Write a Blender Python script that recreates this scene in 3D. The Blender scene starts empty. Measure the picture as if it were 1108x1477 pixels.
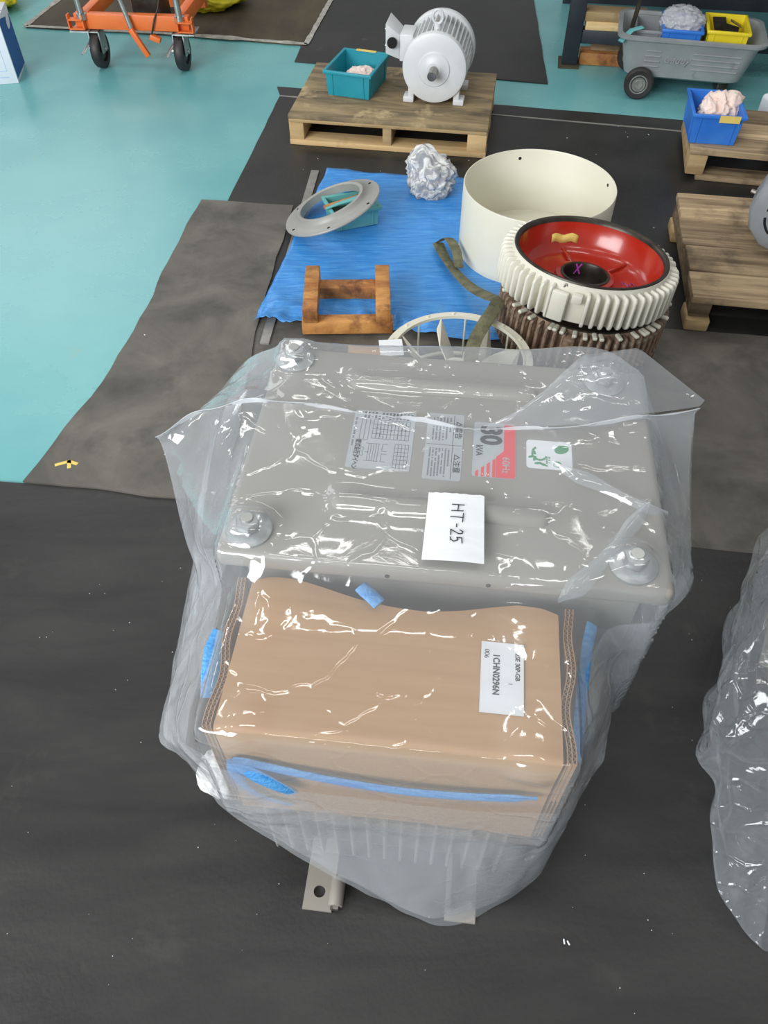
import bpy, bmesh, math, random
import numpy as np
from mathutils import Vector, Matrix, Euler, noise

random.seed(7)
S = bpy.context.scene
COL = S.collection
R = math.radians
PI = math.pi

# ------------------------------------------------------------------ camera
cam_d = bpy.data.cameras.new('camera')
cam_d.sensor_fit = 'VERTICAL'
cam_d.sensor_height = 24.0
cam_d.lens = 24.0 * 1109.0 / 1477.0
cam_d.clip_start = 0.02
cam = bpy.data.objects.new('camera', cam_d)
COL.objects.link(cam)
cam.location = (0, 0, 1.5)
cam.rotation_euler = (R(40), 0, 0)
S.camera = cam

# ------------------------------------------------------------------ world, daylight, ceiling lamps, exposure
w = bpy.data.worlds.new('world')
S.world = w
w.use_nodes = True
bg = w.node_tree.nodes['Background']
bg.inputs[0].default_value = (0.95, 0.97, 1.0, 1)
bg.inputs[1].default_value = 0.25


def area(name, loc, target, sx, sy, power, color):
    d = bpy.data.lights.new(name, 'AREA')
    d.shape = 'RECTANGLE'
    d.size, d.size_y = sx, sy
    d.energy = power
    d.color = color
    o = bpy.data.objects.new(name, d)
    COL.objects.link(o)
    o.location = loc
    o.rotation_euler = (Vector(target) - Vector(loc)).to_track_quat('-Z', 'Y').to_euler()
    return o


area('open_shutter_daylight', (-3.6, -2.4, 2.9), (0.3, 1.6, 0.1), 4.5, 2.8, 330, (0.96, 0.98, 1.0))
area('far_window_daylight', (-4.6, 9.0, 4.2), (-0.5, 2.0, 0.0), 4.0, 2.0, 45, (0.95, 0.98, 1.0))
for i, (lx, ly) in enumerate([(-2.9, 0.6), (-0.4, 0.6), (2.1, 0.6), (-2.9, 3.4), (-0.4, 3.4), (2.1, 3.4), (-2.9, 6.2), (-0.4, 6.2), (2.1, 6.2)]):
    area('ceiling_lamp', (lx, ly, 4.6), (lx, ly, 0), 1.25, 0.22, 10, (1.0, 0.97, 0.92))

S.view_settings.view_transform = 'Standard'
S.view_settings.look = 'None'
S.view_settings.gamma = 1.0
S.view_settings.use_curve_mapping = False
S.view_settings.exposure = 0.42
S.cycles.transparent_max_bounces = 24

# ------------------------------------------------------------------ materials
MATS = {}


def srgb(r, g, b):
    f = lambda c: c / 12.92 if c <= 0.04045 else ((c + 0.055) / 1.055) ** 2.4
    return (f(r / 255), f(g / 255), f(b / 255), 1.0)


def mat(name, c1, rough=0.5, c2=None, scale=(6, 6, 6), metal=0.0, bump=0.0, bscale=60, detail=6, lo=0.35, hi=0.65,
        stain=None, sscale=3.0, slo=0.55, shi=0.7, rvar=0.0, coat=0.0, dist=0.0, spec=None, sheen=0.0, vary=False):
    """base colour varied by noise between c1 and c2, an optional third stain colour, fine bump"""
    if name in MATS:
        return MATS[name]
    m = bpy.data.materials.new(name)
    m.use_nodes = True
    nt = m.node_tree
    N, Lk = nt.nodes, nt.links
    p = N['Principled BSDF']
    p.inputs['Roughness'].default_value = rough
    p.inputs['Metallic'].default_value = metal
    p.inputs['Coat Weight'].default_value = coat
    p.inputs['Coat Roughness'].default_value = 0.12
    p.inputs['Sheen Weight'].default_value = sheen
    if spec is not None:
        p.inputs['Specular IOR Level'].default_value = spec
    p.inputs['Base Color'].default_value = c1
    tc = N.new('ShaderNodeTexCoord')
    mp = N.new('ShaderNodeMapping')
    mp.inputs['Scale'].default_value = scale
    Lk.new(tc.outputs['Object'], mp.inputs['Vector'])
    if vary:
        oi = N.new('ShaderNodeObjectInfo')
        vs_ = N.new('ShaderNodeVectorMath')
        vs_.operation = 'SCALE'
        vs_.inputs[0].default_value = (31.0, 17.0, 23.0)
        Lk.new(oi.outputs['Random'], vs_.inputs['Scale'])
        Lk.new(vs_.outputs[0], mp.inputs['Location'])
    if c2 is not None:
        nz = N.new('ShaderNodeTexNoise')
        nz.inputs['Scale'].default_value = 1.0
        nz.inputs['Detail'].default_value = detail
        nz.inputs['Roughness'].default_value = 0.62
        nz.inputs['Distortion'].default_value = dist
        Lk.new(mp.outputs[0], nz.inputs['Vector'])
        cr = N.new('ShaderNodeValToRGB')
        cr.color_ramp.elements[0].position = lo
        cr.color_ramp.elements[1].position = hi
        cr.color_ramp.elements[0].color = c1
        cr.color_ramp.elements[1].color = c2
        Lk.new(nz.outputs['Fac'], cr.inputs['Fac'])
        out = cr.outputs['Color']
        if stain is not None:
            n2 = N.new('ShaderNodeTexNoise')
            n2.inputs['Scale'].default_value = sscale
            n2.inputs['Detail'].default_value = 7
            n2.inputs['Roughness'].default_value = 0.65
            Lk.new(tc.outputs['Object'], n2.inputs['Vector'])
            r2 = N.new('ShaderNodeValToRGB')
            r2.color_ramp.elements[0].position = slo
            r2.color_ramp.elements[1].position = shi
            Lk.new(n2.outputs['Fac'], r2.inputs['Fac'])
            mx = N.new('ShaderNodeMix')
            mx.data_type = 'RGBA'
            Lk.new(r2.outputs['Color'], mx.inputs[0])
            Lk.new(out, mx.inputs[6])
            mx.inputs[7].default_value = stain
            out = mx.outputs[2]
        if vary:
            hs = N.new('ShaderNodeHueSaturation')
            m3 = N.new('ShaderNodeMapRange')
            m3.inputs[3].default_value = 0.62
            m3.inputs[4].default_value = 1.25
            Lk.new(oi.outputs['Random'], m3.inputs[0])
            Lk.new(m3.outputs[0], hs.inputs['Value'])
            Lk.new(out, hs.inputs['Color'])
            out = hs.outputs[0]
        Lk.new(out, p.inputs['Base Color'])
        if rvar:
            mr = N.new('ShaderNodeMapRange')
            mr.inputs[3].default_value = rough - rvar
            mr.inputs[4].default_value = rough + rvar
            Lk.new(nz.outputs['Fac'], mr.inputs[0])
            Lk.new(mr.outputs[0], p.inputs['Roughness'])
    if bump:
        nb = N.new('ShaderNodeTexNoise')
        nb.inputs['Scale'].default_value = bscale
        nb.inputs['Detail'].default_value = 5
        Lk.new(tc.outputs['Object'], nb.inputs['Vector'])
        bp = N.new('ShaderNodeBump')
        bp.inputs['Strength'].default_value = bump
        bp.inputs['Distance'].default_value = 0.01
        Lk.new(nb.outputs['Fac'], bp.inputs['Height'])
        Lk.new(bp.outputs[0], p.inputs['Normal'])
    MATS[name] = m
    return m


M_floor = mat('teal_epoxy', srgb(104, 172, 176), 0.27, srgb(122, 186, 186), (1.2, 1.2, 1), bump=0.03, bscale=9,
              stain=srgb(150, 165, 140), sscale=4.5, slo=0.66, shi=0.85, rvar=0.05)
M_matdark = mat('black_rubber', srgb(33, 33, 32), 0.46, srgb(50, 50, 48), (3, 3, 1), bump=0.10, bscale=70,
                stain=srgb(96, 95, 90), sscale=7, slo=0.66, shi=0.9, rvar=0.08)
M_matgrey = mat('dusty_rubber', srgb(80, 77, 71), 0.52, srgb(114, 110, 101), (4, 4, 1), bump=0.12, bscale=60,
                stain=srgb(58, 57, 54), sscale=4.2, slo=0.52, shi=0.75, rvar=0.06, dist=0.6)
M_matfront = mat('scuffed_rubber', srgb(33, 33, 33), 0.42, srgb(52, 51, 50), (2.2, 9, 1), bump=0.10, bscale=75,
                 stain=srgb(78, 77, 73), sscale=6, slo=0.6, shi=0.9, rvar=0.08, dist=0.4)
M_brown = mat('dirty_brown_board', srgb(58, 50, 38), 0.7, srgb(84, 74, 52), (4, 2, 1), bump=0.1)
M_tape = mat('torn_paper', srgb(190, 188, 178), 0.8, srgb(140, 138, 128), (20, 20, 20))
M_cab = mat('grey_cabinet_paint', srgb(147, 143, 134), 0.42, srgb(151, 147, 138), (3, 3, 3), bump=0.02, bscale=300)
M_zinc = mat('zinc_plate', srgb(190, 192, 190), 0.34, srgb(165, 168, 166), (30, 30, 30), metal=0.75)
M_card = mat('brown_cardboard', srgb(180, 141, 98), 0.75, srgb(190, 152, 110), (3, 40, 3), bump=0.04, bscale=40, spec=0.25)
M_cardedge = mat('corrugated_edge', srgb(150, 118, 88), 0.85, srgb(176, 142, 108), (50, 50, 50))
M_white = mat('white_paper', srgb(236, 238, 240), 0.8, srgb(228, 230, 232), (9, 40, 9), bump=0.03, bscale=200)
M_ink = mat('black_ink', srgb(34, 34, 36), 0.6)
M_inkgrey = mat('grey_ink', srgb(92, 96, 100), 0.6)
M_plate = mat('silver_nameplate', srgb(176, 182, 184), 0.35, srgb(186, 191, 192), (20, 20, 20), metal=0.15)
M_red = mat('red_print', srgb(226, 62, 70), 0.45)
M_green = mat('green_print', srgb(44, 140, 84), 0.45)
M_rope = mat('blue_plastic_cord', srgb(60, 140, 214), 0.35, srgb(106, 178, 232), (12, 160, 160), bump=0.3, bscale=220)
M_tarp = mat('blue_tarpaulin', srgb(44, 128, 210), 0.33, srgb(86, 164, 230), (9, 150, 9), bump=0.14, bscale=60,
             stain=srgb(84, 128, 140), sscale=5, slo=0.66, shi=0.8, rvar=0.06)
M_wood = mat('weathered_pallet_wood', srgb(122, 102, 78), 0.8, srgb(190, 166, 130), (2.0, 34, 34), bump=0.25, bscale=45,
             stain=srgb(70, 58, 46), sscale=6, slo=0.52, shi=0.75, dist=0.5, vary=True)
M_woodlight = mat('pale_pallet_wood', srgb(188, 156, 108), 0.8, srgb(214, 186, 138), (3, 30, 30), bump=0.2, bscale=50,
                  stain=srgb(132, 100, 66), sscale=7, slo=0.58, shi=0.8, vary=True)
M_wooddeck = mat('stained_deck_wood', srgb(92, 82, 64), 0.75, srgb(160, 140, 104), (3, 16, 5), bump=0.25, bscale=40,
                 stain=srgb(204, 182, 138), sscale=6, slo=0.58, shi=0.72, dist=0.8)
M_woodorange = mat('oiled_timber', srgb(150, 90, 44), 0.6, srgb(206, 150, 84), (8, 30, 8), bump=0.25, bscale=50,
                   stain=srgb(96, 56, 34), sscale=12, slo=0.52, shi=0.7)
M_motor = mat('pale_grey_machine_paint', srgb(212, 215, 216), 0.38, srgb(222, 224, 224), (8, 8, 8), bump=0.04, bscale=120)
M_steel = mat('bare_steel', srgb(170, 168, 162), 0.3, srgb(130, 126, 118), (30, 30, 30), metal=0.9)
M_cream = mat('cream_enamel', srgb(222, 219, 200), 0.36, srgb(228, 226, 210), (3, 3, 3), bump=0.03, bscale=60)
M_creamfin = mat('chipped_cream_paint', srgb(222, 219, 204), 0.42, srgb(228, 226, 212), (6, 6, 6), bump=0.08, bscale=60,
                 stain=srgb(70, 64, 56), sscale=26, slo=0.68, shi=0.72)
M_rust = mat('rusty_cast_iron', srgb(112, 95, 82), 0.5, srgb(176, 148, 124), (30, 30, 30), bump=0.3, bscale=80, metal=0.1,
             stain=srgb(206, 198, 182), sscale=14, slo=0.60, shi=0.66)
M_redpaint = mat('gloss_red_oxide', srgb(166, 34, 18), 0.24, srgb(180, 44, 24), (5, 5, 5), bump=0.03, bscale=30, coat=0.6)
M_black = mat('blackened_steel', srgb(46, 43, 38), 0.35, srgb(72, 67, 58), (20, 20, 20), metal=0.5)
M_darkpaint = mat('dark_bluegrey_paint', srgb(34, 39, 46), 0.5, srgb(46, 52, 60), (8, 8, 8), stain=srgb(120, 118, 112), sscale=14, slo=0.7, shi=0.74)
M_tealbin = mat('teal_plastic', srgb(28, 142, 160), 0.4, srgb(40, 152, 168), (8, 8, 8))
M_bluebin = mat('blue_plastic', srgb(46, 116, 212), 0.38, srgb(60, 130, 220), (8, 8, 8))
M_yellowbin = mat('yellow_plastic', srgb(230, 208, 36), 0.4, srgb(240, 220, 60), (8, 8, 8))
M_yellow = mat('yellow_vinyl', srgb(196, 186, 24), 0.5, srgb(214, 204, 40), (5, 5, 5))
M_tub = mat('grey_tub_plastic', srgb(142, 146, 147), 0.45, srgb(156, 160, 160), (8, 8, 8), stain=srgb(96, 97, 96), sscale=9, slo=0.62, shi=0.8)
M_orange = mat('orange_machine_paint', srgb(226, 108, 44), 0.4, srgb(234, 122, 58), (6, 6, 6))
M_rubber = mat('black_tyre', srgb(40, 36, 36), 0.5, srgb(54, 48, 48), (20, 20, 20))
M_hub = mat('wheel_hub_grey', srgb(120, 120, 116), 0.45, srgb(146, 146, 140), (30, 30, 30), metal=0.3)
M_rag = mat('pink_white_rag', srgb(232, 206, 194), 0.9, srgb(244, 228, 218), (14, 14, 14), bump=0.3, bscale=80)
M_stripe = mat('striped_grey_cloth', srgb(160, 160, 162), 0.9, srgb(226, 226, 222), (10, 130, 10), bump=0.3, bscale=90, lo=0.45, hi=0.55)
M_whiterag = mat('white_plastic_wad', srgb(232, 232, 230), 0.6, srgb(216, 216, 214), (14, 14, 14), bump=0.2, bscale=60)
M_strap = mat('olive_webbing', srgb(84, 84, 62), 0.8, srgb(122, 120, 92), (30, 30, 30), bump=0.3, bscale=160)
M_ringgrey = mat('grey_flange_paint', srgb(150, 150, 145), 0.4, srgb(160, 160, 154), (6, 6, 6))
M_potteal = mat('pale_teal_plastic', srgb(96, 168, 168), 0.45, srgb(110, 180, 178), (8, 8, 8))
M_whitebox = mat('white_carton', srgb(226, 232, 240), 0.7, srgb(232, 237, 244), (5, 5, 5))
M_blueprint = mat('blue_carton_print', srgb(38, 92, 162), 0.6, srgb(46, 102, 172), (5, 5, 5))
M_bluepale = mat('pale_blue_print', srgb(168, 192, 226), 0.7)
M_yelltape = mat('yellow_masking_tape', srgb(230, 200, 100), 0.7, srgb(236, 210, 120), (20, 20, 20))
M_magenta = mat('magenta_paint_marker', srgb(214, 84, 206), 0.5)
M_violet = mat('violet_marker', srgb(140, 80, 150), 0.5)
M_darkhole = mat('dark_recess', srgb(16, 16, 16), 0.9)
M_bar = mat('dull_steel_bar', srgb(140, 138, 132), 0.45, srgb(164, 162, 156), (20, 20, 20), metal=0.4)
M_cowl = mat('grey_motor_cowl', srgb(134, 139, 143), 0.42, srgb(142, 147, 150), (8, 8, 8))


def film_material(name, haze, tint, bump, bscale, rough=0.08, crease=0.06, crease_scale=11.0):
    """thin polythene film: mostly clear, a little milky scatter (more where seen edge on), glossy skin"""
    m = bpy.data.materials.new(name)
    m.use_nodes = True
    nt = m.node_tree
    N, Lk = nt.nodes, nt.links
    N.clear()
    out = N.new('ShaderNodeOutputMaterial')
    tr = N.new('ShaderNodeBsdfTransparent')
    tr.inputs[0].default_value = (0.97, 0.98, 0.99, 1)
    df = N.new('ShaderNodeBsdfDiffuse')
    df.inputs[0].default_value = tint
    tl = N.new('ShaderNodeBsdfTranslucent')
    tl.inputs[0].default_value = tint
    mdt = N.new('ShaderNodeMixShader')
    mdt.inputs[0].default_value = 0.42
    Lk.new(df.outputs[0], mdt.inputs[1])
    Lk.new(tl.outputs[0], mdt.inputs[2])
    gl = N.new('ShaderNodeBsdfGlossy')
    gl.inputs['Roughness'].default_value = rough
    gl.inputs[0].default_value = (1, 1, 1, 1)
    tc = N.new('ShaderNodeTexCoord')
    nz = N.new('ShaderNodeTexNoise')
    nz.inputs['Scale'].default_value = bscale
    nz.inputs['Detail'].default_value = 4
    nz.inputs['Distortion'].default_value = 0.8
    Lk.new(tc.outputs['Object'], nz.inputs['Vector'])
    # sharp crease lines between nearly flat facets
    wp = N.new('ShaderNodeTexNoise')
    wp.inputs['Scale'].default_value = 9.0
    wp.inputs['Detail'].default_value = 3
    Lk.new(tc.outputs['Object'], wp.inputs['Vector'])
    vm = N.new('ShaderNodeVectorMath')
    vm.operation = 'MULTIPLY_ADD'
    vm.inputs[1].default_value = (0.10, 0.10, 0.10)
    Lk.new(wp.outputs['Color'], vm.inputs[0])
    Lk.new(tc.outputs['Object'], vm.inputs[2])
    vo = N.new('ShaderNodeTexVoronoi')
    vo.feature = 'DISTANCE_TO_EDGE'
    vo.inputs['Scale'].default_value = crease_scale
    Lk.new(vm.outputs[0], vo.inputs['Vector'])
    cm = N.new('ShaderNodeMapRange')
    cm.interpolation_type = 'SMOOTHSTEP'
    cm.inputs[1].default_value = 0.0
    cm.inputs[2].default_value = 0.10
    cm.inputs[3].default_value = crease
    cm.inputs[4].default_value = 0.0
    Lk.new(vo.outputs['Distance'], cm.inputs[0])
    ad = N.new('ShaderNodeMath')
    ad.operation = 'MULTIPLY_ADD'
    ad.inputs[1].default_value = bump
    Lk.new(nz.outputs['Fac'], ad.inputs[0])
    Lk.new(cm.outputs[0], ad.inputs[2])
    bp = N.new('ShaderNodeBump')
    bp.inputs['Strength'].default_value = 1.0
    bp.inputs['Distance'].default_value = 0.01
    Lk.new(ad.outputs[0], bp.inputs['Height'])
    Lk.new(bp.outputs[0], gl.inputs['Normal'])
    lw = N.new('ShaderNodeLayerWeight')
    lw.inputs['Blend'].default_value = 0.32
    mr = N.new('ShaderNodeMapRange')
    mr.inputs[1].default_value = 0.0
    mr.inputs[2].default_value = 1.0
    mr.inputs[3].default_value = haze
    mr.inputs[4].default_value = min(0.9, haze * 3.3)
    Lk.new(lw.outputs['Facing'], mr.inputs[0])
    m1 = N.new('ShaderNodeMixShader')
    Lk.new(mr.outputs[0], m1.inputs[0])
    Lk.new(tr.outputs[0], m1.inputs[1])
    Lk.new(mdt.outputs[0], m1.inputs[2])
    # Schlick reflectance of a thin film (same from both faces)
    l2 = N.new('ShaderNodeLayerWeight')
    l2.inputs['Blend'].default_value = 0.5
    Lk.new(bp.outputs[0], l2.inputs['Normal'])
    pw = N.new('ShaderNodeMath')
    pw.operation = 'POWER'
    pw.inputs[1].default_value = 5.0
    Lk.new(l2.outputs['Facing'], pw.inputs[0])
    fr = N.new('ShaderNodeMapRange')
    fr.inputs[3].default_value = 0.075
    fr.inputs[4].default_value = 0.95
    Lk.new(pw.outputs[0], fr.inputs[0])
    m2 = N.new('ShaderNodeMixShader')
    Lk.new(fr.outputs[0], m2.inputs[0])
    Lk.new(m1.outputs[0], m2.inputs[1])
    Lk.new(gl.outputs[0], m2.inputs[2])
    Lk.new(m2.outputs[0], out.inputs[0])
    return m


M_film = film_material('clear_polythene', 0.15, (0.88, 0.92, 0.96, 1), 0.05, 22)
M_filmflap = film_material('folded_polythene', 0.16, (0.88, 0.92, 0.96, 1), 0.12, 22)
M_seam = film_material('sealed_polythene_seam', 0.45, (0.92, 0.95, 0.98, 1), 0.2, 40)
M_film2 = film_material('wrinkled_polythene', 0.105, (0.86, 0.91, 0.97, 1), 0.22, 36, crease=0.20, crease_scale=18)
M_filmsmall = film_material('parts_bag_polythene', 0.55, (0.95, 0.96, 0.97, 1), 0.5, 60)


# ------------------------------------------------------------------ mesh helpers
class MB:
    def __init__(self):
        self.v, self.f = [], []

    def add(self, vs, fs):
        k = len(self.v)
        self.v += [tuple(p) for p in vs]
        self.f += [tuple(i + k for i in q) for q in fs]
        return self

    def box(self, c, s, rot=None, taper=1.0, taper_y=None):
        hx, hy, hz = s[0] / 2, s[1] / 2, s[2] / 2
        ty = taper if taper_y is None else taper_y
        vs = []
        for z, t, u in ((-hz, 1, 1), (hz, taper, ty)):
            vs += [(-hx * t, -hy * u, z), (hx * t, -hy * u, z), (hx * t, hy * u, z), (-hx * t, hy * u, z)]
        if rot is not None:
            e = Euler(rot).to_matrix()
            vs = [e @ Vector(p) for p in vs]
        vs = [(p[0] + c[0], p[1] + c[1], p[2] + c[2]) for p in vs]
        return self.add(vs, [(3, 2, 1, 0), (4, 5, 6, 7), (0, 1, 5, 4), (1, 2, 6, 5), (2, 3, 7, 6), (3, 0, 4, 7)])

    def b(self, x0, x1, y0, y1, z0, z1):
        return self.box(((x0 + x1) / 2, (y0 + y1) / 2, (z0 + z1) / 2), (x1 - x0, y1 - y0, z1 - z0))

    def prism(self, pts, z0, z1):
        n = len(pts)
        vs = [(x, y, z0) for x, y in pts] + [(x, y, z1) for x, y in pts]
        fs = [tuple(range(n - 1, -1, -1)), tuple(range(n, 2 * n))]
        fs += [(i, (i + 1) % n, n + (i + 1) % n, n + i) for i in range(n)]
        return self.add(vs, fs)

    def cyl(self, p0, p1, r0, r1=None, n=20, caps=True):
        r1 = r0 if r1 is None else r1
        p0, p1 = Vector(p0), Vector(p1)
        d = (p1 - p0).normalized()
        a = d.orthogonal().normalized()
        bb = d.cross(a)
        vs = []
        for p, r in ((p0, r0), (p1, r1)):
            vs += [p + r * (math.cos(2 * PI * i / n) * a + math.sin(2 * PI * i / n) * bb) for i in range(n)]
        fs = [(i, (i + 1) % n, n + (i + 1) % n, n + i) for i in range(n)]
        if caps:
            fs += [tuple(range(n - 1, -1, -1)), tuple(range(n, 2 * n))]
        return self.add(vs, fs)

    def lathe(self, prof, n=48, axis='Z', origin=(0, 0, 0), closed=True):
        """prof = [(r, h)...] closed loop of the section"""
        m = len(prof)
        vs = []
        for i in range(n):
            c, s = math.cos(2 * PI * i / n), math.sin(2 * PI * i / n)
            for r, h in prof:
                q = (r * c, r * s, h) if axis == 'Z' else (r * c, -h, r * s) if axis == 'Y' else (h, r * c, r * s)
                vs.append((q[0] + origin[0], q[1] + origin[1], q[2] + origin[2]))
        fs = []
        for i in range(n):
            j = (i + 1) % n
            for k in range(m if closed else m - 1):
                l = (k + 1) % m
                fs.append((i * m + k, j * m + k, j * m + l, i * m + l))
        return self.add(vs, fs)

    def tube(self, path, r, n=10, flat=1.0, side=(0, 0, 1)):
        """tube along a path; flat<1 squashes it along the local normal into a ribbon"""
        P = [Vector(p) for p in path]
        rs = r if isinstance(r, (list, tuple)) else [r] * len(P)
        vs, fs = [], []
        for i, p in enumerate(P):
            t = (P[min(i + 1, len(P) - 1)] - P[max(i - 1, 0)]).normalized()
            sd = Vector(side[i]) if isinstance(side, list) else Vector(side)
            u = t.cross(sd)
            u = u.normalized() if u.length > 1e-5 else t.orthogonal().normalized()
            q = u.cross(t).normalized()
            for k in range(n):
                a = 2 * PI * k / n
                vs.append(p + rs[i] * (math.cos(a) * u + flat * math.sin(a) * q))
        for i in range(len(P) - 1):
            for k in range(n):
                l = (k + 1) % n
                fs.append((i * n + k, i * n + l, (i + 1) * n + l, (i + 1) * n + k))
        fs += [tuple(range(n - 1, -1, -1)), tuple((len(P) - 1) * n + k for k in range(n))]
        return self.add(vs, fs)

    def mesh(self, name, material, bevel=0.0, seg=2, smooth=35, weld=False):
        me = bpy.data.meshes.new(name)
        me.from_pydata(self.v, [], self.f)
        bm = bmesh.new()
        bm.from_mesh(me)
        if weld:
            bmesh.ops.remove_doubles(bm, verts=bm.verts, dist=1e-5)
        bmesh.ops.recalc_face_normals(bm, faces=bm.faces)
        if bevel:
            es = [e for e in bm.edges if len(e.link_faces) == 2 and e.calc_face_angle(0) > 0.5]
            bmesh.ops.bevel(bm, geom=es, offset=bevel, segments=seg, profile=0.5, affect='EDGES', clamp_overlap=True)
        bm.to_mesh(me)
        bm.free()
        if smooth:
            me.polygons.foreach_set('use_smooth', [True] * len(me.polygons))
            me.set_sharp_from_angle(angle=R(smooth))
        me.materials.append(material)
        me.update()
        return me

    def build(self, name, material, parent=None, loc=(0, 0, 0), rot=(0, 0, 0), **k):
        return link(name, self.mesh(name, material, **k), parent, loc, rot)


def link(name, me, parent=None, loc=(0, 0, 0), rot=(0, 0, 0)):
    o = bpy.data.objects.new(name, me)
    COL.objects.link(o)
    o.parent = parent
    o.location = loc
    o.rotation_euler = rot
    return o


def tag(o, label=None, cat=None, group=None, kind=None):
    for k, v in (('label', label), ('category', cat), ('group', group), ('kind', kind)):
        if v:
            o[k] = v
    return o


def thing(name, label, cat, loc=(0, 0, 0), rz=0.0, group=None, rot=None):
    o = link(name, None, None, loc, rot if rot else (0, 0, rz))
    o.empty_display_size = 0.05
    return tag(o, label, cat, group)


def text_mesh(s, size, material, name='lettering', shear=0.0, depth=0.0004, bold=0.0, xs=1.0):
    c = bpy.data.curves.new('t', 'FONT')
    c.body = s
    c.size = size
    c.shear = shear
    c.extrude = depth
    c.offset = bold
    c.resolution_u = 3
    c.align_x = 'CENTER'
    c.align_y = 'CENTER'
    o = bpy.data.objects.new('t', c)
    COL.objects.link(o)
    dg = bpy.context.evaluated_depsgraph_get()
    dg.update()
    me = bpy.data.meshes.new_from_object(o.evaluated_get(dg))
    me.name = name
    bpy.data.objects.remove(o)
    me.materials.clear()
    me.materials.append(material)
    if xs != 1.0:
        me.transform(Matrix.Diagonal((xs, 1, 1, 1)))
    return me


def fbm(p, octv=4, ridged=False):
    t, a = 0.0, 1.0
    p = Vector(p)
    for _ in range(octv):
        n = noise.noise(p)
        t += a * ((1 - 2 * abs(n)) if ridged else n)
        p = p * 2.03 + Vector((3.1, 7.7, 1.3))
        a *= 0.5
    return t


def crumple(name, material, size, seed, parent=None, loc=(0, 0, 0), rot=(0, 0, 0), amp=0.45, freq=1.5, sub=5, peak=None, octv=3):
    """a wad of cloth or film: a closed surface folded by ridged noise, flat underneath"""
    bm = bmesh.new()
    bmesh.ops.create_icosphere(bm, subdivisions=sub, radius=1.0)
    for v in bm.verts:
        d = v.co.normalized()
        wv = Vector((fbm(d * 1.3 + Vector((seed, 0, 0)), 2), fbm(d * 1.3 + Vector((0, seed, 4)), 2), fbm(d * 1.3 + Vector((9, 2, seed)), 2)))
        q = d * freq + wv * 0.9 + Vector((seed * 1.7, seed * 0.3, 0))
        rr = 1 + amp * (0.55 * fbm(q, octv, True) - 0.25 + 0.5 * fbm(q * 0.5, 2))
        if peak:
            k = max(0.0, d.dot(Vector(peak).normalized()))
            rr += 0.55 * k ** 10
        c = d * rr
        c = Vector((c.x * size[0], c.y * size[1], c.z * size[2]))
        c.z = max(c.z, -0.75 * size[2] + 0.06 * size[2] * fbm(d * 5, 2))
        v.co = c + Vector((0, 0, 0.8 * size[2]))
    me = bpy.data.meshes.new(name)
    bm.to_mesh(me)
    bm.free()
    me.polygons.foreach_set('use_smooth', [True] * len(me.polygons))
    me.materials.append(material)
    return link(name, me, parent, loc, rot)


def sheet_poly(name, pts, z0, z1, material, wob=0.0, step=0.08, **k):
    """a flat mat cut along a polygon, its edges a little wavy"""
    out = []
    n = len(pts)
    for i in range(n):
        a, b = Vector(pts[i]), Vector(pts[(i + 1) % n])
        m = max(1, int((b - a).length / step))
        nrm = Vector((-(b - a).y, (b - a).x)).normalized()
        for j in range(m):
            p = a.lerp(b, j / m)
            if j:
                p = p + nrm * wob * noise.noise(Vector((p.x * 6, p.y * 6, i)))
            out.append((p.x, p.y))
    return MB().prism(out, z0, z1).build(name, material, smooth=0, **k)


# ------------------------------------------------------------------ the setting: floor
fl = MB().b(-9, 9, -3, 13, -0.06, 0.0).build('floor', M_floor, smooth=0)
tag(fl, 'glossy teal painted workshop floor', None, kind='structure')

# rubber mats and sheets lying on the floor
o = sheet_poly('rubber_mat', [(-2.6, -1.0), (2.4, -1.0), (2.4, 0.937), (0.931, 1.116), (-0.573, 1.312), (-0.95, 1.353), (-2.6, 1.53)], 0.0, 0.0058, M_matfront, 0.004)
tag(o, 'large scuffed black rubber mat in the foreground under the bagged transformer', 'rubber mat', 'rubber mats')
o = sheet_poly('rubber_mat', [(-0.945, 1.354), (-0.41, 1.284), (-0.405, 1.93), (-0.345, 2.771), (-0.70, 2.815), (-0.745, 2.45), (-0.772, 2.12), (-0.83, 1.75)],
               0.006, 0.012, M_matgrey, 0.012, 0.06)
tag(o, 'dusty grey-brown rubber mat left of the blue tarp, beside the teal floor', 'rubber mat', 'rubber mats')
o = sheet_poly('rubber_mat', [(-0.46, 1.292), (0.93, 1.118), (2.4, 0.94), (2.4, 1.827), (-0.46, 2.182)], 0.0, 0.006, M_matgrey, 0.003)
tag(o, 'grey rubber mat with tyre marks right of the bagged transformer', 'rubber mat', 'rubber mats')
o = sheet_poly('rubber_mat', [(-0.60, 2.199), (2.4, 1.827), (2.5, 3.12), (1.225, 3.42), (-0.485, 3.775), (-0.60, 2.82)], 0.0, 0.006, M_matdark, 0.006)
tag(o, 'black rubber mat under the blue tarp and the motor pallet', 'rubber mat', 'rubber mats')
o = sheet_poly('rubber_mat', [(-0.483, 3.785), (1.228, 3.43), (2.5, 3.13), (2.5, 3.27), (1.253, 3.537), (-0.506, 3.885)], 0.0, 0.006, M_matdark, 0.004)
tag(o, 'narrow strip of black rubber mat behind the motor pallet', 'rubber mat', 'rubber mats')
o = sheet_poly('rubber_mat', [(-0.447, 4.193), (0.781, 3.922), (0.95, 6.4), (-0.25, 6.6)], 0.0, 0.006, M_matdark, 0.004)
tag(o, 'black rubber mat at the back behind the white motor', 'rubber mat', 'rubber mats')
o = sheet_poly('floor_board', [(-1.93, 4.67), (-1.15, 4.56), (-0.40, 4.41), (-0.30, 5.1), (-0.1, 6.6), (-1.6, 6.8)], 0.0, 0.008, M_brown, 0.02)
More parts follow.
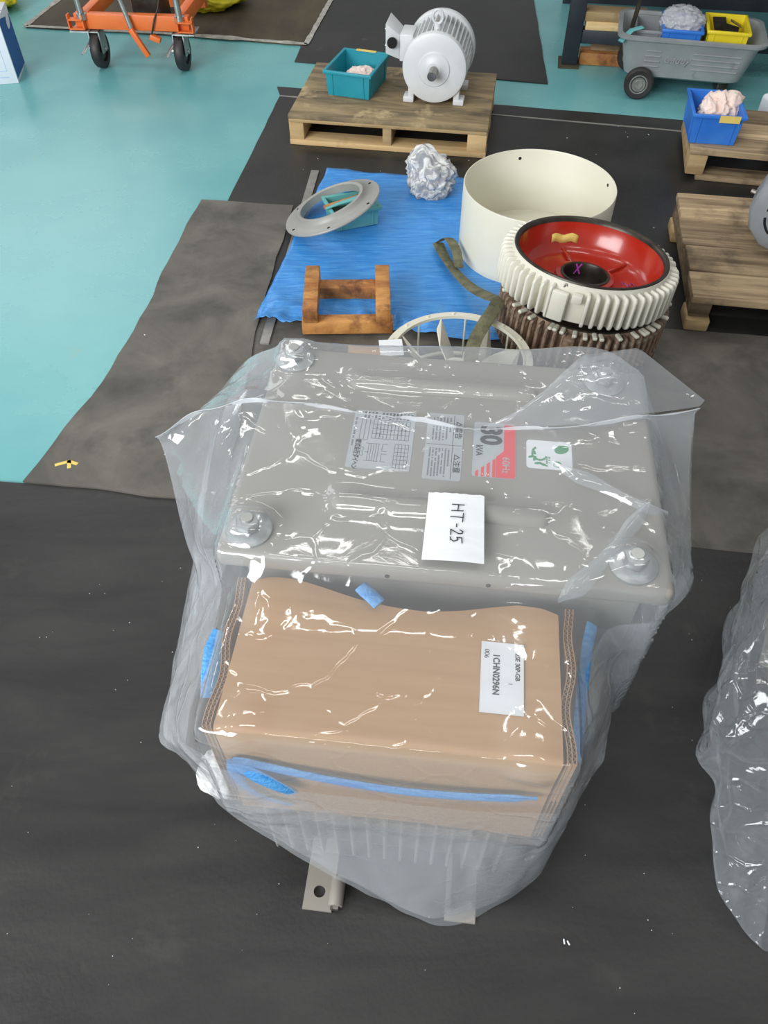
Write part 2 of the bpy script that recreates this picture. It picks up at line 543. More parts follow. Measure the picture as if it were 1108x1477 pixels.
tag(o, 'dirty dark brown sheet with torn pale edges under the orange lift cart', 'sheet')
mb = MB()
for (a, b, n) in (((-1.93, 4.67), (-1.15, 4.56), 30), ((-1.15, 4.56), (-0.40, 4.41), 34), ((-0.40, 4.41), (-0.30, 5.1), 24), ((-1.93, 4.67), (-1.6, 6.8), 40)):
    A, B = Vector(a), Vector(b)
    top, bot = [], []
    nr = Vector((-(B - A).y, (B - A).x)).normalized()
    for i in range(n + 1):
        p = A.lerp(B, i / n)
        wv = 0.014 + 0.022 * abs(noise.noise(Vector((p.x * 9, p.y * 9, 2)))) + 0.05 * max(0, noise.noise(Vector((p.x * 3, p.y * 3, 5))) - 0.15)
        top.append(p + nr * wv)
        bot.append(p - nr * wv * 0.6)
    vs = [(p.x, p.y, 0.0105) for p in top] + [(p.x, p.y, 0.0105) for p in bot] + [(p.x, p.y, 0.0085) for p in top] + [(p.x, p.y, 0.0085) for p in bot]
    m = n + 1
    fs = []
    for i in range(n):
        fs += [(i, i + 1, m + i + 1, m + i), (2 * m + i, 3 * m + i, 3 * m + i + 1, 2 * m + i + 1), (i, 2 * m + i, 2 * m + i + 1, i + 1), (m + i, m + i + 1, 3 * m + i + 1, 3 * m + i)]
    mb.add(vs, fs)
mb.build('torn_edge', M_tape, o, smooth=0)
o = MB().prism([(-0.484, 3.775), (1.226, 3.420), (2.5, 3.120), (2.5, 3.128), (1.228, 3.429), (-0.482, 3.784)], 0.0, 0.0075).build('pale_seam_line', M_bar, smooth=0)  # added strip; its colour draws the pale gap and the edge's reflection
tag(o, 'thin pale strip added for the light line along the seam of the black mats behind the motor pallet', 'strip')
# flat steel bar beside the tarp
mb = MB()
mb.prism([(-0.293, 3.05), (-0.262, 3.045), (-0.357, 1.93), (-0.385, 1.934)], 0.006, 0.012)
tag(mb.build('steel_bar', M_bar, smooth=0), 'long flat steel bar lying along the left edge of the blue tarp', 'bar')

# ------------------------------------------------------------------ bagged transformer
YAW = R(-6.5)
OX, OY = 0.093, 0.8655
ca, sa = math.cos(YAW), math.sin(YAW)


def loc2w(a, b, z=0.0):
    return (OX + a * ca - b * sa, OY + a * sa + b * ca, z)


FZ = 0.006  # top of the front mat
tr = thing('transformer', 'grey steel power transformer with bolted lid and rating labels inside the clear bag', 'transformer', (OX, OY, FZ), YAW)
TZ = 0.62 - FZ
# body and lid
MB().b(-0.285, 0.315, -0.205, 0.21, 0.03, TZ - 0.034).build('body', M_cab, tr, bevel=0.012)
MB().b(-0.312, 0.338, -0.238, 0.236, TZ - 0.036, TZ).build('lid', M_cab, tr, bevel=0.010, seg=3)


def capsule_ridge(L, wd, h):
    mb = MB()
    rings = []
    ns = 40
    for k, (f, zz) in enumerate(((1.0, 0.0), (0.9, 0.45), (0.7, 0.8), (0.45, 0.97))):
        rr = wd / 2 * f
        pts = []
        for i in range(ns):
            t = 2 * PI * i / ns
            cx = (L / 2 - wd / 2) * (1 if math.cos(t) > 0 else -1)
            pts.append((cx + rr * math.cos(t), rr * math.sin(t), h * zz))
        rings += pts
    fs = []
    for k in range(3):
        for i in range(ns):
            j = (i + 1) % ns
            fs.append((k * ns + i, k * ns + j, (k + 1) * ns + j, (k + 1) * ns + i))
    fs.append(tuple(3 * ns + i for i in range(ns)))
    return mb.add(rings, fs)


for (a0, b0, L) in ((-0.008, 0.150, 0.325), (0.004, -0.124, 0.328)):
    capsule_ridge(L, 0.036, 0.010).build('stiffening_rib', M_cab, tr, (a0, b0, TZ - 0.0002), smooth=60)
# black dots drawn for the small dark holes in the lid front
for a0 in (-0.062, 0.082):
    MB().cyl((a0, -0.2375, TZ - 0.020), (a0, -0.2392, TZ - 0.020), 0.0035, n=12).build('rivet', M_black, tr)
# corner bolts: hexagon head on a wide washer
for (a0, b0) in ((-0.276, 0.197), (-0.270, -0.194), (0.268, 0.194), (0.282, -0.196)):
    bo = MB().lathe([(0.001, 0), (0.034, 0), (0.034, 0.004), (0.024, 0.009), (0.001, 0.009)], 36, closed=False).build('lifting_bolt', M_zinc, tr, (a0, b0, TZ))
    hx = MB().cyl((0, 0, 0.009), (0, 0, 0.027), 0.0185, n=6).build('hex_head', M_zinc, bo, bevel=0.0025, smooth=30)
    MB().cyl((0, 0, 0.027), (0, 0, 0.031), 0.010, 0.009, n=16).build('shank_end', M_zinc, bo)

# lower front housing that carries the carton, with cooling fins
MB().b(-0.245, 0.165, -0.44, -0.2, 0.03, 0.268).build('lower_housing', M_cab, tr, bevel=0.008)
for i in range(15):
    a0 = -0.232 + i * 0.0275
    MB().b(a0 - 0.003, a0 + 0.003, -0.468, -0.438, 0.05, 0.25).build('cooling_fin', M_cab, tr, bevel=0.002, seg=1)
MB().b(-0.29, 0.32, -0.21, 0.215, 0.0, 0.032).build('base_frame', M_cab, tr, bevel=0.003)


def plate_hole(x0, x1, y0, y1, cx, cy, r, z0, z1, n=32):
    mb = MB()
    vs = []
    for z in (z0, z1):
        for i in range(n):
            t = 2 * PI * (i + 0.5) / n
            vs.append((cx + r * math.cos(t), cy + r * math.sin(t), z))
        for i in range(n):
            t = 2 * PI * (i + 0.5) / n
            c, s = math.cos(t), math.sin(t)
            k = 1e9
            if c > 1e-6: k = min(k, (x1 - cx) / c)
            if c < -1e-6: k = min(k, (x0 - cx) / c)
            if s > 1e-6: k = min(k, (y1 - cy) / s)
            if s < -1e-6: k = min(k, (y0 - cy) / s)
            vs.append((cx + k * c, cy + k * s, z))
        # snap nearest outer points to corners
        base = len(vs) - n
        for q in ((x0, y0), (x1, y0), (x1, y1), (x0, y1)):
            bi = min(range(n), key=lambda i: (vs[base + i][0] - q[0]) ** 2 + (vs[base + i][1] - q[1]) ** 2)
            vs[base + bi] = (q[0], q[1], z)
    fs = []
    for i in range(n):
        j = (i + 1) % n
        fs += [(i, n + i, n + j, j), (2 * n + i, 2 * n + j, 3 * n + j, 3 * n + i), (i, j, 2 * n + j, 2 * n + i), (n + i, 3 * n + i, 3 * n + j, n + j)]
    return mb.add(vs, fs)


ft = plate_hole(-0.176, -0.124, -0.553, -0.43, -0.150, -0.522, 0.0105, 0.0, 0.007).build('foot_bracket', M_cab, tr, smooth=30)
MB().cyl((-0.118, -0.545, 0.014), (-0.118, -0.495, 0.014), 0.013, n=20).build('pivot_tube', M_cab, ft, bevel=0.0015)
MB().cyl((-0.118, -0.551, 0.014), (-0.118, -0.544, 0.014), 0.0085, n=6).build('pivot_bolt', M_steel, ft, smooth=30)
MB().b(-0.130, -0.122, -0.50, -0.43, 0.006, 0.034).build('web', M_cab, ft)
ft = MB().b(0.074, 0.128, -0.543, -0.43, 0.0, 0.007).b(0.074, 0.082, -0.53, -0.43, 0.006, 0.03).build('foot_bracket', M_cab, tr)


# labels on the lid; print runs towards the viewer and reads from the right
def lab(name, x0, x1, y0, y1, m, rad=0.003, th=0.0008):
    mb = MB()
    pts = []
    for (cx, cy, a0) in ((x1 - rad, y1 - rad, 0), (x0 + rad, y1 - rad, 90), (x0 + rad, y0 + rad, 180), (x1 - rad, y0 + rad, 270)):
        for k in range(5):
            t = R(a0 + 22.5 * k)
            pts.append((cx + rad * math.cos(t), cy + rad * math.sin(t)))
    mb.prism(pts, 0, th)
    return mb.build(name, m, tr, (0, 0, TZ - 0.0001), smooth=0)


def put_text(s, size, x, y, m, parent, z=0.0009, shear=0.0, bold=0.0, xs=1.0, rz=-90, name='lettering'):
    return link(name, text_mesh(s, size, m, name, shear, 0.0002, bold, xs), parent, (x, y, z), (0, 0, R(rz)))


def fine_print(x0, x1, y0, y1, m, parent, rows, z=0.0009, seed=0, wd=0.0016, fill=0.75, name='fine_print'):
    """columns of tiny unreadable print (lines run along y)"""
    rnd = random.Random(seed)
    mb = MB()
    for r_ in range(rows):
        x = x0 + (x1 - x0) * (r_ + 0.5) / rows
        y = y1
        ye = y0 if r_ < rows - 1 else y0 + 0.4 * (y1 - y0)
        while y > ye:
            L = rnd.uniform(0.0012, 0.0024)
            if rnd.random() < fill:
                mb.b(x - wd / 2, x + wd / 2, y - L, y, z - 0.0001, z)
            y -= L + 0.0007
    if mb.v:
        return mb.build(name, m, parent, smooth=0)


def lines(segs, m, parent, wd=0.0009, z=0.0009, name='printed_lines'):
    mb = MB()
    for (xa, ya, xb, yb) in segs:
        if abs(xa - xb) < abs(ya - yb):
            mb.b(xa - wd / 2, xa + wd / 2, min(ya, yb), max(ya, yb), z - 0.0001, z)
        else:
            mb.b(min(xa, xb), max(xa, xb), ya - wd / 2, ya + wd / 2, z - 0.0001, z)
    return mb.build(name, m, parent, smooth=0)


def table(x0, x1, y0, y1, nx, ny):
    s = [(x0 + (x1 - x0) * i / nx, y0, x0 + (x1 - x0) * i / nx, y1) for i in range(nx + 1)]
    s += [(x0, y0 + (y1 - y0) * i / ny, x1, y0 + (y1 - y0) * i / ny) for i in range(ny + 1)]
    return s


np_ = lab('nameplate', -0.150, -0.048, -0.052, 0.081, M_plate, 0.004)
np_['label'] = 'silver nameplate with tables and wiring diagram'
lines(table(-0.136, -0.122, 0.012, 0.060, 2, 1), M_inkgrey, np_)
lines(table(-0.116, -0.056, 0.016, 0.060, 10, 4), M_inkgrey, np_)
lines(table(-0.076, -0.054, -0.046, 0.006, 4, 6), M_inkgrey, np_)
sg = [(-0.118 + 0.004 * k, -0.035, -0.118 + 0.004 * k, 0.004) for k in (0, 1, 2, 3, 4)]
sg += [(-0.096, 0.004, -0.096, -0.012), (-0.096, -0.018, -0.096, -0.035)]
sg += [(-0.123, 0.004, -0.100, 0.004), (-0.123, -0.035, -0.100, -0.035), (-0.123, -0.016, -0.116, -0.016), (-0.096, 0.004, -0.088, 0.004), (-0.096, -0.012, -0.088, -0.012),
       (-0.096, -0.018, -0.088, -0.018), (-0.096, -0.035, -0.088, -0.035)]
lines(sg, M_inkgrey, np_)
lines(table(-0.131, -0.126, -0.024, -0.006, 1, 1), M_inkgrey, np_)
fine_print(-0.135, -0.052, 0.064, 0.078, M_ink, np_, 14, seed=3, wd=0.0035, fill=0.9)
fine_print(-0.148, -0.143, -0.045, 0.062, M_inkgrey, np_, 1, seed=4, wd=0.003)
fine_print(-0.112, -0.060, 0.020, 0.056, M_inkgrey, np_, 9, seed=5, wd=0.002, fill=0.5)
put_text('株式会社ダイヘン', 0.0105, -0.1365, -0.022, M_ink, np_, bold=0.0003, xs=0.78)
MB().prism([(-0.1395, 0.011), (-0.1320, 0.011), (-0.1320, 0.0015), (-0.1355, 0.006), (-0.1395, 0.0065)], 0.0008, 0.0010).build('emblem', M_ink, np_, smooth=0)

cl = lab('caution_label', -0.028, 0.032, -0.063, 0.087, M_plate, 0.004)
cl['label'] = 'silver caution sticker with two printed panels'
lines([(-0.026, 0.014, 0.030, 0.014), (0.016, -0.060, 0.016, 0.084)], M_ink, cl)
put_text('△警告', 0.0125, 0.0235, 0.050, M_ink, cl, bold=0.0002, xs=1.1)
put_text('△注意', 0.0125, 0.0235, -0.026, M_ink, cl, bold=0.0002, xs=1.1)
fine_print(-0.020, 0.013, 0.024, 0.078, M_inkgrey, cl, 6, seed=8, wd=0.0026, fill=0.9)
fine_print(-0.022, 0.013, -0.056, 0.006, M_inkgrey, cl, 7, seed=9, wd=0.0026, fill=0.9)

rl = lab('rating_label', 0.049, 0.117, -0.049, 0.074, M_plate, 0.005)
rl['label'] = 'red and silver rating sticker reading 30 kVA 60Hz'
MB().prism([(0.098, 0.072), (0.1165, 0.070), (0.1165, -0.044), (0.114, -0.0485), (0.086, -0.0485), (0.086, -0.004), (0.098, 0.010)], 0.0007, 0.0010).build('red_band', M_red, rl, smooth=0)
for i in range(4):
    x0 = 0.0805 - i * 0.0088
    MB().prism([(x0, -0.0485), (x0 + 0.0048, -0.0485), (x0 + 0.0048, -0.0075 - i * 0.0088), (x0, -0.0125 - i * 0.0088)], 0.0007, 0.0010).build('red_stripe', M_red, rl, smooth=0)
put_text('30', 0.047, 0.0755, 0.044, M_ink, rl, bold=0.0018, xs=0.92, z=0.0011)
put_text('kVA', 0.0155, 0.0585, 0.008, M_ink, rl, bold=0.0002, xs=0.9, z=0.0011)
put_text('60Hz', 0.0175, 0.1015, -0.021, M_plate, rl, z=0.0013, xs=0.95)

gl_ = lab('green_label', 0.134, 0.206, -0.021, 0.0415, M_white, 0.006)
gl_['label'] = 'white sticker with green leaf print'
ov = lambda cx, cy, rx, ry, an, n=24: [(cx + rx * math.cos(2 * PI * i / n) * math.cos(an) - ry * math.sin(2 * PI * i / n) * math.sin(an),
                                        cy + rx * math.cos(2 * PI * i / n) * math.sin(an) + ry * math.sin(2 * PI * i / n) * math.cos(an)) for i in range(n)]
MB().prism(ov(0.190, 0.024, 0.0125, 0.009, 0.6), 0.0007, 0.0010).build('green_leaf', M_green, gl_, smooth=0)
rg = MB().lathe([(0.004, 0.0007), (0.007, 0.0007), (0.007, 0.001), (0.004, 0.001)], 20)
rg.build('green_ring', M_green, gl_, (0.182, -0.010, 0), smooth=0)
mb = MB()
for k in range(11):
    t0, t1 = R(120 + k * 20), R(138 + k * 20)
    mb.prism([(0.155 + r_ * math.cos(t), 0.012 + r_ * 1.25 * math.sin(t)) for r_, t in ((0.010, t0), (0.0135, t0), (0.0135, t1), (0.010, t1))], 0.0007, 0.001)
mb.build('green_arc', M_green, gl_, smooth=0)
for (x, y, a) in ((0.142, 0.004, 0.5), (0.147, 0.000, 1.3), (0.152, -0.010, 0.2), (0.160, -0.012, -0.4), (0.146, 0.014, 2.0)):
    MB().prism(ov(x, y, 0.006, 0.0025, a, 14), 0.0008, 0.0011).build('green_leaflet', M_green, gl_, smooth=0)
fine_print(0.164, 0.172, -0.016, 0.006, M_green, gl_, 2, seed=12, wd=0.003, fill=0.9)

# ---- carton cover of folded corrugated board
cb = thing('cardboard_cover', 'brown corrugated cardboard cover tied over the front of the transformer inside the bag', 'cardboard box', loc2w(-0.04, -0.35, 0.276), YAW)
CX, CYc, CZ = -0.04, -0.35, 0.276
zt = 0.562 - CZ
xs_e = [-0.262, -0.235, -0.20, -0.15, -0.10, -0.05, 0.0, 0.05, 0.09, 0.13, 0.165, 0.186]
ye_e = [-0.243, -0.232, -0.233, -0.243, -0.254, -0.262, -0.264, -0.256, -0.247, -0.240, -0.243, -0.252]
na, nb_ = 40, 26
x0c, x1c = -0.262, 0.186
outer = []
for i in range(na):
    a = x0c + (x1c - x0c) * i / (na - 1)
    ye = float(np.interp(a, xs_e, ye_e))
    prof = []
    yf = -0.474 + 0.003 * math.sin((a + 0.2) * 7)
    rc = 0.008
    for k in range(nb_):
        t = k / (nb_ - 1)
        y = ye + (yf + rc - ye) * t
        sag = -0.006 * math.sin(PI * min(1, (a - x0c) / (x1c - x0c))) * (1 - t) ** 2 + 0.004 * math.exp(-((a + 0.18) / 0.05) ** 2) * (1 - t) + 0.0015 * noise.noise(Vector((a * 9, y * 9, 0)))
        prof.append((y, zt + sag))
    for k in range(1, 6):
        t = PI / 2 * k / 5
        prof.append((yf + rc - rc * math.sin(t), zt - rc + rc * math.cos(t)))
    for k in range(1, 8):
        t = k / 7
        prof.append((yf + 0.004 * math.sin(PI * t), (zt - rc) * (1 - t) + 0.004 * t))
    outer.append([(a - CX, y - CYc, z) for y, z in prof])
m = len(outer[0])
arr = np.array(outer)
gu = np.gradient(arr, axis=0)
gv = np.gradient(arr, axis=1)
nr = np.cross(gv, gu)
nr /= np.linalg.norm(nr, axis=2, keepdims=True)
if nr[5, 5, 2] < 0:
    nr = -nr
inner = arr - nr * 0.005
mb = MB()
vs = [tuple(p) for p in arr.reshape(-1, 3)] + [tuple(p) for p in inner.reshape(-1, 3)]
K = na * m
fs = []
for i in range(na - 1):
    for k in range(m - 1):
        q = (i * m + k, (i + 1) * m + k, (i + 1) * m + k + 1, i * m + k + 1)
        fs += [q, tuple(K + s_ for s_ in reversed(q))]
for i in range(na - 1):
    fs += [(i * m, K + i * m, K + (i + 1) * m, (i + 1) * m), (i * m + m - 1, (i + 1) * m + m - 1, K + (i + 1) * m + m - 1, K + i * m + m - 1)]
for k in range(m - 1):
    fs += [(k, k + 1, K + k + 1, K + k), ((na - 1) * m + k, K + (na - 1) * m + k, K + (na - 1) * m + k + 1, (na - 1) * m + k + 1)]
mb.add(vs, fs).build('top_and_front_panel', M_card, cb, smooth=50)


def side_panel(sgn):
    """side wall of double corrugated board: two liners and the fluting showing at the cut edge"""
    xb = (x1c + 0.006 if sgn > 0 else x0c - 0.006) - CX
    ys = np.linspace(-0.470 - CYc, -0.236 - CYc, 120)
    wav = [0.004 * math.sin(y * 21) + 0.003 * math.sin(y * 57 + 1) for y in ys]
    p = link('side_panel', None, cb)
    p.empty_display_size = 0.02
    ztop = [zt - 0.004 + 0.004 * noise.noise(Vector((y * 14, sgn * 3, 0))) for y in ys]
    for off in (0.0, 0.0055, 0.011):
        mb = MB()
        vs, fs = [], []
        for i, y in enumerate(ys):
            x = xb + sgn * (off + wav[i])
            vs += [(x, y, 0.004), (x, y, ztop[i]), (x + sgn * 0.0011, y, ztop[i]), (x + sgn * 0.0011, y, 0.004)]
        for i in range(len(ys) - 1):
            for k in range(4):
                l = (k + 1) % 4
                fs.append((i * 4 + k, i * 4 + l, (i + 1) * 4 + l, (i + 1) * 4 + k))
        fs += [(0, 1, 2, 3), tuple((len(ys) - 1) * 4 + k for k in (3, 2, 1, 0))]
        mb.add(vs, fs).build('liner', M_card, p, smooth=50)
    for off in (0.0011, 0.0066):
        mb = MB()
        vs, fs = [], []
        for i, y in enumerate(ys):
            tri = abs((i % 4) - 2) / 2.0
            x = xb + sgn * (off + wav[i] + 0.0044 * tri)
            vs += [(x - 0.0005, y, 0.15), (x - 0.0005, y, ztop[i] - 0.0008), (x + 0.0005, y, ztop[i] - 0.0008), (x + 0.0005, y, 0.15)]
        for i in range(len(ys) - 1):
            for k in range(4):
                l = (k + 1) % 4
                fs.append((i * 4 + k, i * 4 + l, (i + 1) * 4 + l, (i + 1) * 4 + k))
        mb.add(vs, fs).build('fluting', M_cardedge, p, smooth=0)


side_panel(-1)
side_panel(1)
# shipping label (its square code is left blank)
sl = MB().b(-0.029, 0.029, -0.053, 0.053, 0, 0.0007).build('shipping_label', M_white, cb, (0.1075 - CX, -0.361 - CYc, zt + 0.0016), (R(0.4), 0, 0), smooth=0)
put_text('T2SE 30P-GB', 0.0088, 0.0205, 0.020, M_ink, sl, bold=0.0002, xs=0.98)
put_text('1CHN0296N', 0.0125, -0.0085, 0.004, M_ink, sl, bold=0.0003, xs=0.9)
put_text('006', 0.0095, -0.0215, 0.034, M_ink, sl)
put_text('1', 0.008, 0.011, -0.009, M_ink, sl)

# ---- blue cord tied round the cover
M_w = Matrix.Translation((OX, OY, 0)) @ Matrix.Rotation(YAW, 4, 'Z')
cd = thing('blue_cord', 'flat bright blue plastic cord stretched across the front of the cardboard cover', 'cord', loc2w(-0.04, -0.47, 0.43), YAW)
c0 = Vector((-0.04, -0.47, 0.43))
pth, rad = [], []
for i in range(30):
    t = i / 29
    a = -0.248 + t * 0.418
    pth.append(Vector((a, -0.4775 - 0.003 * math.sin(PI * t), 0.474 - 0.038 * math.sin(PI * t * 0.86) - 0.004 * t)) - c0)
    rad.append(0.0115 if 0.03 < t < 0.95 else 0.006)
MB().tube(pth, rad, 10, 0.35, side=(0, 1, 0)).build('front_run', M_rope, cd, smooth=60)
pth = [Vector(p) - c0 for p in ((-0.247, -0.479, 0.474), (-0.232, -0.482, 0.452), (-0.212, -0.484, 0.43), (-0.190, -0.484, 0.404), (-0.176, -0.483, 0.388), (-0.170, -0.481, 0.380))]
MB().tube(pth, [0.008, 0.015, 0.018, 0.016, 0.013, 0.008], 12, 0.3, side=(0, 1, 0)).build('knotted_end', M_rope, cd, smooth=60)
pth = [Vector(p) - c0 for p in ((-0.250, -0.479, 0.470), (-0.252, -0.480, 0.43), (-0.246, -0.480, 0.385), (-0.232, -0.479, 0.35), (-0.205, -0.478, 0.325), (-0.18, -0.478, 0.315))]
MB().tube(pth, [0.008, 0.010, 0.008, 0.007, 0.007, 0.005], 10, 0.3, side=(0, 1, 0)).build('loop_end', M_rope, cd, smooth=60)
for (name, pp) in (('left_side_run', ((-0.296, -0.40, 0.49), (-0.300, -0.37, 0.505), (-0.302, -0.34, 0.515), (-0.298, -0.31, 0.515))),
                   ('right_side_run', ((0.215, -0.44, 0.50), (0.222, -0.36, 0.515), (0.232, -0.28, 0.53), (0.240, -0.245, 0.535))),
                   ('rear_run', ((-0.100, -0.243, 0.575), (-0.092, -0.250, 0.574), (-0.080, -0.258, 0.571), (-0.070, -0.266, 0.568)))):
    MB().tube([Vector(p) - c0 for p in pp], 0.017 if 'left' in name else 0.011, 10, 0.35, side=(0.6, 0, 0.8) if 'side' in name else (0, 0, 1)).build('tied_run', M_rope, cd, smooth=60)

# ------------------------------------------------------------------ the clear plastic bag (draped sheet, relaxed over the shapes beneath)
FRONT = [
    [(-0.381, 0.927, 0.6), (-0.295, 0.964, 0.628), (-0.176, 0.961, 0.648), (-0.005, 0.942, 0.638), (0.164, 0.909, 0.638), (0.332, 0.913, 0.643), (0.53, 0.969, 0.625)],
    [(-0.376, 0.92, 0.54), (-0.279, 0.825, 0.6), (-0.163, 0.795, 0.632), (-0.004, 0.781, 0.632), (0.153, 0.774, 0.632), (0.319, 0.765, 0.634), (0.527, 0.886, 0.55)],
    [(-0.345, 0.823, 0.48), (-0.238, 0.694, 0.62), (-0.132, 0.673, 0.634), (0.006, 0.649, 0.633), (0.141, 0.635, 0.633), (0.329, 0.614, 0.64), (0.519, 0.778, 0.48)],
    [(-0.313, 0.736, 0.44), (-0.208, 0.634, 0.59), (-0.121, 0.613, 0.6), (0.006, 0.6, 0.598), (0.141, 0.589, 0.598), (0.286, 0.592, 0.6), (0.51, 0.719, 0.44)],
    [(-0.327, 0.634, 0.41), (-0.218, 0.528, 0.565), (-0.126, 0.519, 0.572), (0.006, 0.508, 0.572), (0.127, 0.5, 0.572), (0.243, 0.499, 0.57), (0.381, 0.611, 0.44)],
    [(-0.348, 0.569, 0.37), (-0.226, 0.425, 0.567), (-0.118, 0.411, 0.57), (0.005, 0.398, 0.57), (0.118, 0.386, 0.57), (0.227, 0.376, 0.57), (0.369, 0.559, 0.39)],
    [(-0.361, 0.53, 0.34), (-0.244, 0.421, 0.48), (-0.14, 0.409, 0.44), (-0.004, 0.399, 0.44), (0.13, 0.388, 0.44), (0.243, 0.385, 0.46), (0.353, 0.509, 0.36)],
    [(-0.355, 0.51, 0.33), (-0.269, 0.439, 0.38), (-0.196, 0.405, 0.3), (-0.037, 0.391, 0.27), (0.145, 0.37, 0.27), (0.262, 0.386, 0.3), (0.34, 0.474, 0.33)],
    [(-0.322, 0.502, 0.31), (-0.28, 0.442, 0.34), (-0.235, 0.419, 0.24), (-0.063, 0.359, 0.1), (0.104, 0.32, 0.018), (0.265, 0.373, 0.08), (0.305, 0.461, 0.3)],
]
BACK = [
    [(-0.295, 0.964, 0.628), (-0.176, 0.961, 0.648), (-0.005, 0.942, 0.638), (0.164, 0.909, 0.638), (0.332, 0.913, 0.643)],
    [(-0.3, 1.083, 0.57), (-0.167, 1.042, 0.638), (-0.005, 1.028, 0.634), (0.173, 1.016, 0.634), (0.38, 0.986, 0.638)],
    [(-0.307, 1.18, 0.50), (-0.186, 1.127, 0.636), (-0.011, 1.133, 0.633), (0.227, 1.123, 0.633), (0.439, 1.08, 0.628)],
    [(-0.345, 1.02, 0.42), (-0.22, 1.16, 0.50), (0.0, 1.17, 0.50), (0.28, 1.15, 0.50), (0.47, 1.02, 0.50)],
    [(-0.35, 0.93, 0.36), (-0.25, 1.17, 0.40), (0.02, 1.18, 0.40), (0.33, 1.14, 0.40), (0.455, 0.93, 0.42)],
    [(-0.36, 0.88, 0.31), (-0.27, 1.17, 0.31), (0.03, 1.19, 0.31), (0.36, 1.13, 0.31), (0.45, 0.87, 0.35)],
    [(-0.365, 0.85, 0.27), (-0.27, 1.18, 0.24), (0.04, 1.19, 0.24), (0.37, 1.13, 0.24), (0.445, 0.84, 0.29)],
    [(-0.36, 0.83, 0.24), (-0.27, 1.18, 0.18), (0.05, 1.19, 0.18), (0.38, 1.13, 0.18), (0.44, 0.82, 0.25)],
    [(-0.35, 0.82, 0.22), (-0.27, 1.18, 0.12), (0.06, 1.19, 0.12), (0.38, 1.13, 0.12), (0.44, 0.80, 0.22)],
]


def catmull(ctrl, n):
    """resample rows of control points (k, ..., 3) to n along axis 0 with a Catmull-Rom spline"""
    c = np.asarray(ctrl, float)
    k = len(c)
    ext = np.concatenate([[2 * c[0] - c[1]], c, [2 * c[-1] - c[-2]]])
    out = []
    for t in np.linspace(0, k - 1, n):
        i = min(int(t), k - 2)
        f = t - i
        p0, p1, p2, p3 = ext[i], ext[i + 1], ext[i + 2], ext[i + 3]
        out.append(0.5 * (2 * p1 + (p2 - p0) * f + (2 * p0 - 5 * p1 + 4 * p2 - p3) * f * f + (3 * p1 - p0 - 3 * p2 + p3) * f ** 3))
    return np.array(out)


def relax_film(P, rest_scale, collide, iters, pin, grav, seam=None, seed=0, amp=0.004):
    """position based sheet: edges want to be a little longer than given, so the film buckles into wrinkles.
    P is (ring, rows, 3), closed along the ring; pin is the pull towards the laid out shape"""
    P = P.copy()
    P0 = P.copy()
    rng = np.random.RandomState(seed)
    n, mrow = P.shape[:2]

    def smooth_noise(ku, kv):
        q = rng.randn(n, mrow, 3)
        for t_ in range(max(ku, kv)):
            if t_ < ku:
                q = (q + np.roll(q, 1, 0) + np.roll(q, -1, 0)) / 3
            if t_ < kv:
                q[:, 1:-1] = (q[:, 1:-1] + q[:, 2:] + q[:, :-2]) / 3
        return q / (q.std() + 1e-9)

    # long folds running down the film, a few crossing ones
    P += amp * smooth_noise(8, 60) + 0.6 * amp * smooth_noise(30, 10) + 0.35 * amp * smooth_noise(5, 5)
    links = []
    ii = np.arange(n)
    for (du, dv, st) in ((1, 0, 1.0), (0, 1, 1.0), (1, 1, 0.5), (1, -1, 0.5), (2, 0, 0.25), (0, 2, 0.25), (4, 0, 0.12), (0, 4, 0.12)):
        links.append((du, dv, st))
    rest = {}
    for (du, dv, st) in links:
        Q = np.roll(P0, -du, 0)
        if dv > 0:
            d = Q[:, dv:] - P0[:, :-dv]
        elif dv < 0:
            d = Q[:, :dv] - P0[:, -dv:]
        else:
            d = Q - P0
        sc = rest_scale
        if np.ndim(sc):
            sc = sc[:, :d.shape[1]]
        rest[(du, dv)] = np.linalg.norm(d, axis=2) * sc
    for it in range(iters):
        P[:, :, 2] -= grav
        for (du, dv, st) in links:
            D = np.zeros_like(P)
            C_ = np.zeros(P.shape[:2])
            Q = np.roll(P, -du, 0)
            if dv > 0:
                d = Q[:, dv:] - P[:, :-dv]
            elif dv < 0:
                d = Q[:, :dv] - P[:, -dv:]
            else:
                d = Q - P
            L = np.linalg.norm(d, axis=2) + 1e-9
            corr = d * ((L - rest[(du, dv)]) / L * 0.5 * st)[..., None]
            full = np.zeros_like(P)
            if dv > 0:
                D[:, :-dv] += corr
                full[:, dv:] = corr
            elif dv < 0:
                D[:, -dv:] += corr
                full[:, :dv] = corr
            else:
                D += corr
                full = corr
            D -= np.roll(full, du, 0)
            P += D * 0.75
        P += (P0 - P) * pin
        if seam is not None:
            P = seam(P)
        P = collide(P)
    for _ in range(3):      # the film's own stiffness takes out the finest ripples
        A = 0.5 * (np.roll(P, 1, 0) + np.roll(P, -1, 0))
        Q = P.copy()
        Q[:, 1:-1] = 0.4 * P[:, 1:-1] + 0.3 * A[:, 1:-1] + 0.15 * (P[:, 2:] + P[:, :-2])
        Q[:, -1] = 0.5 * P[:, -1] + 0.5 * A[:, -1]
        if seam is not None:
            Q = seam(Q)
        P = collide(Q)
    return P


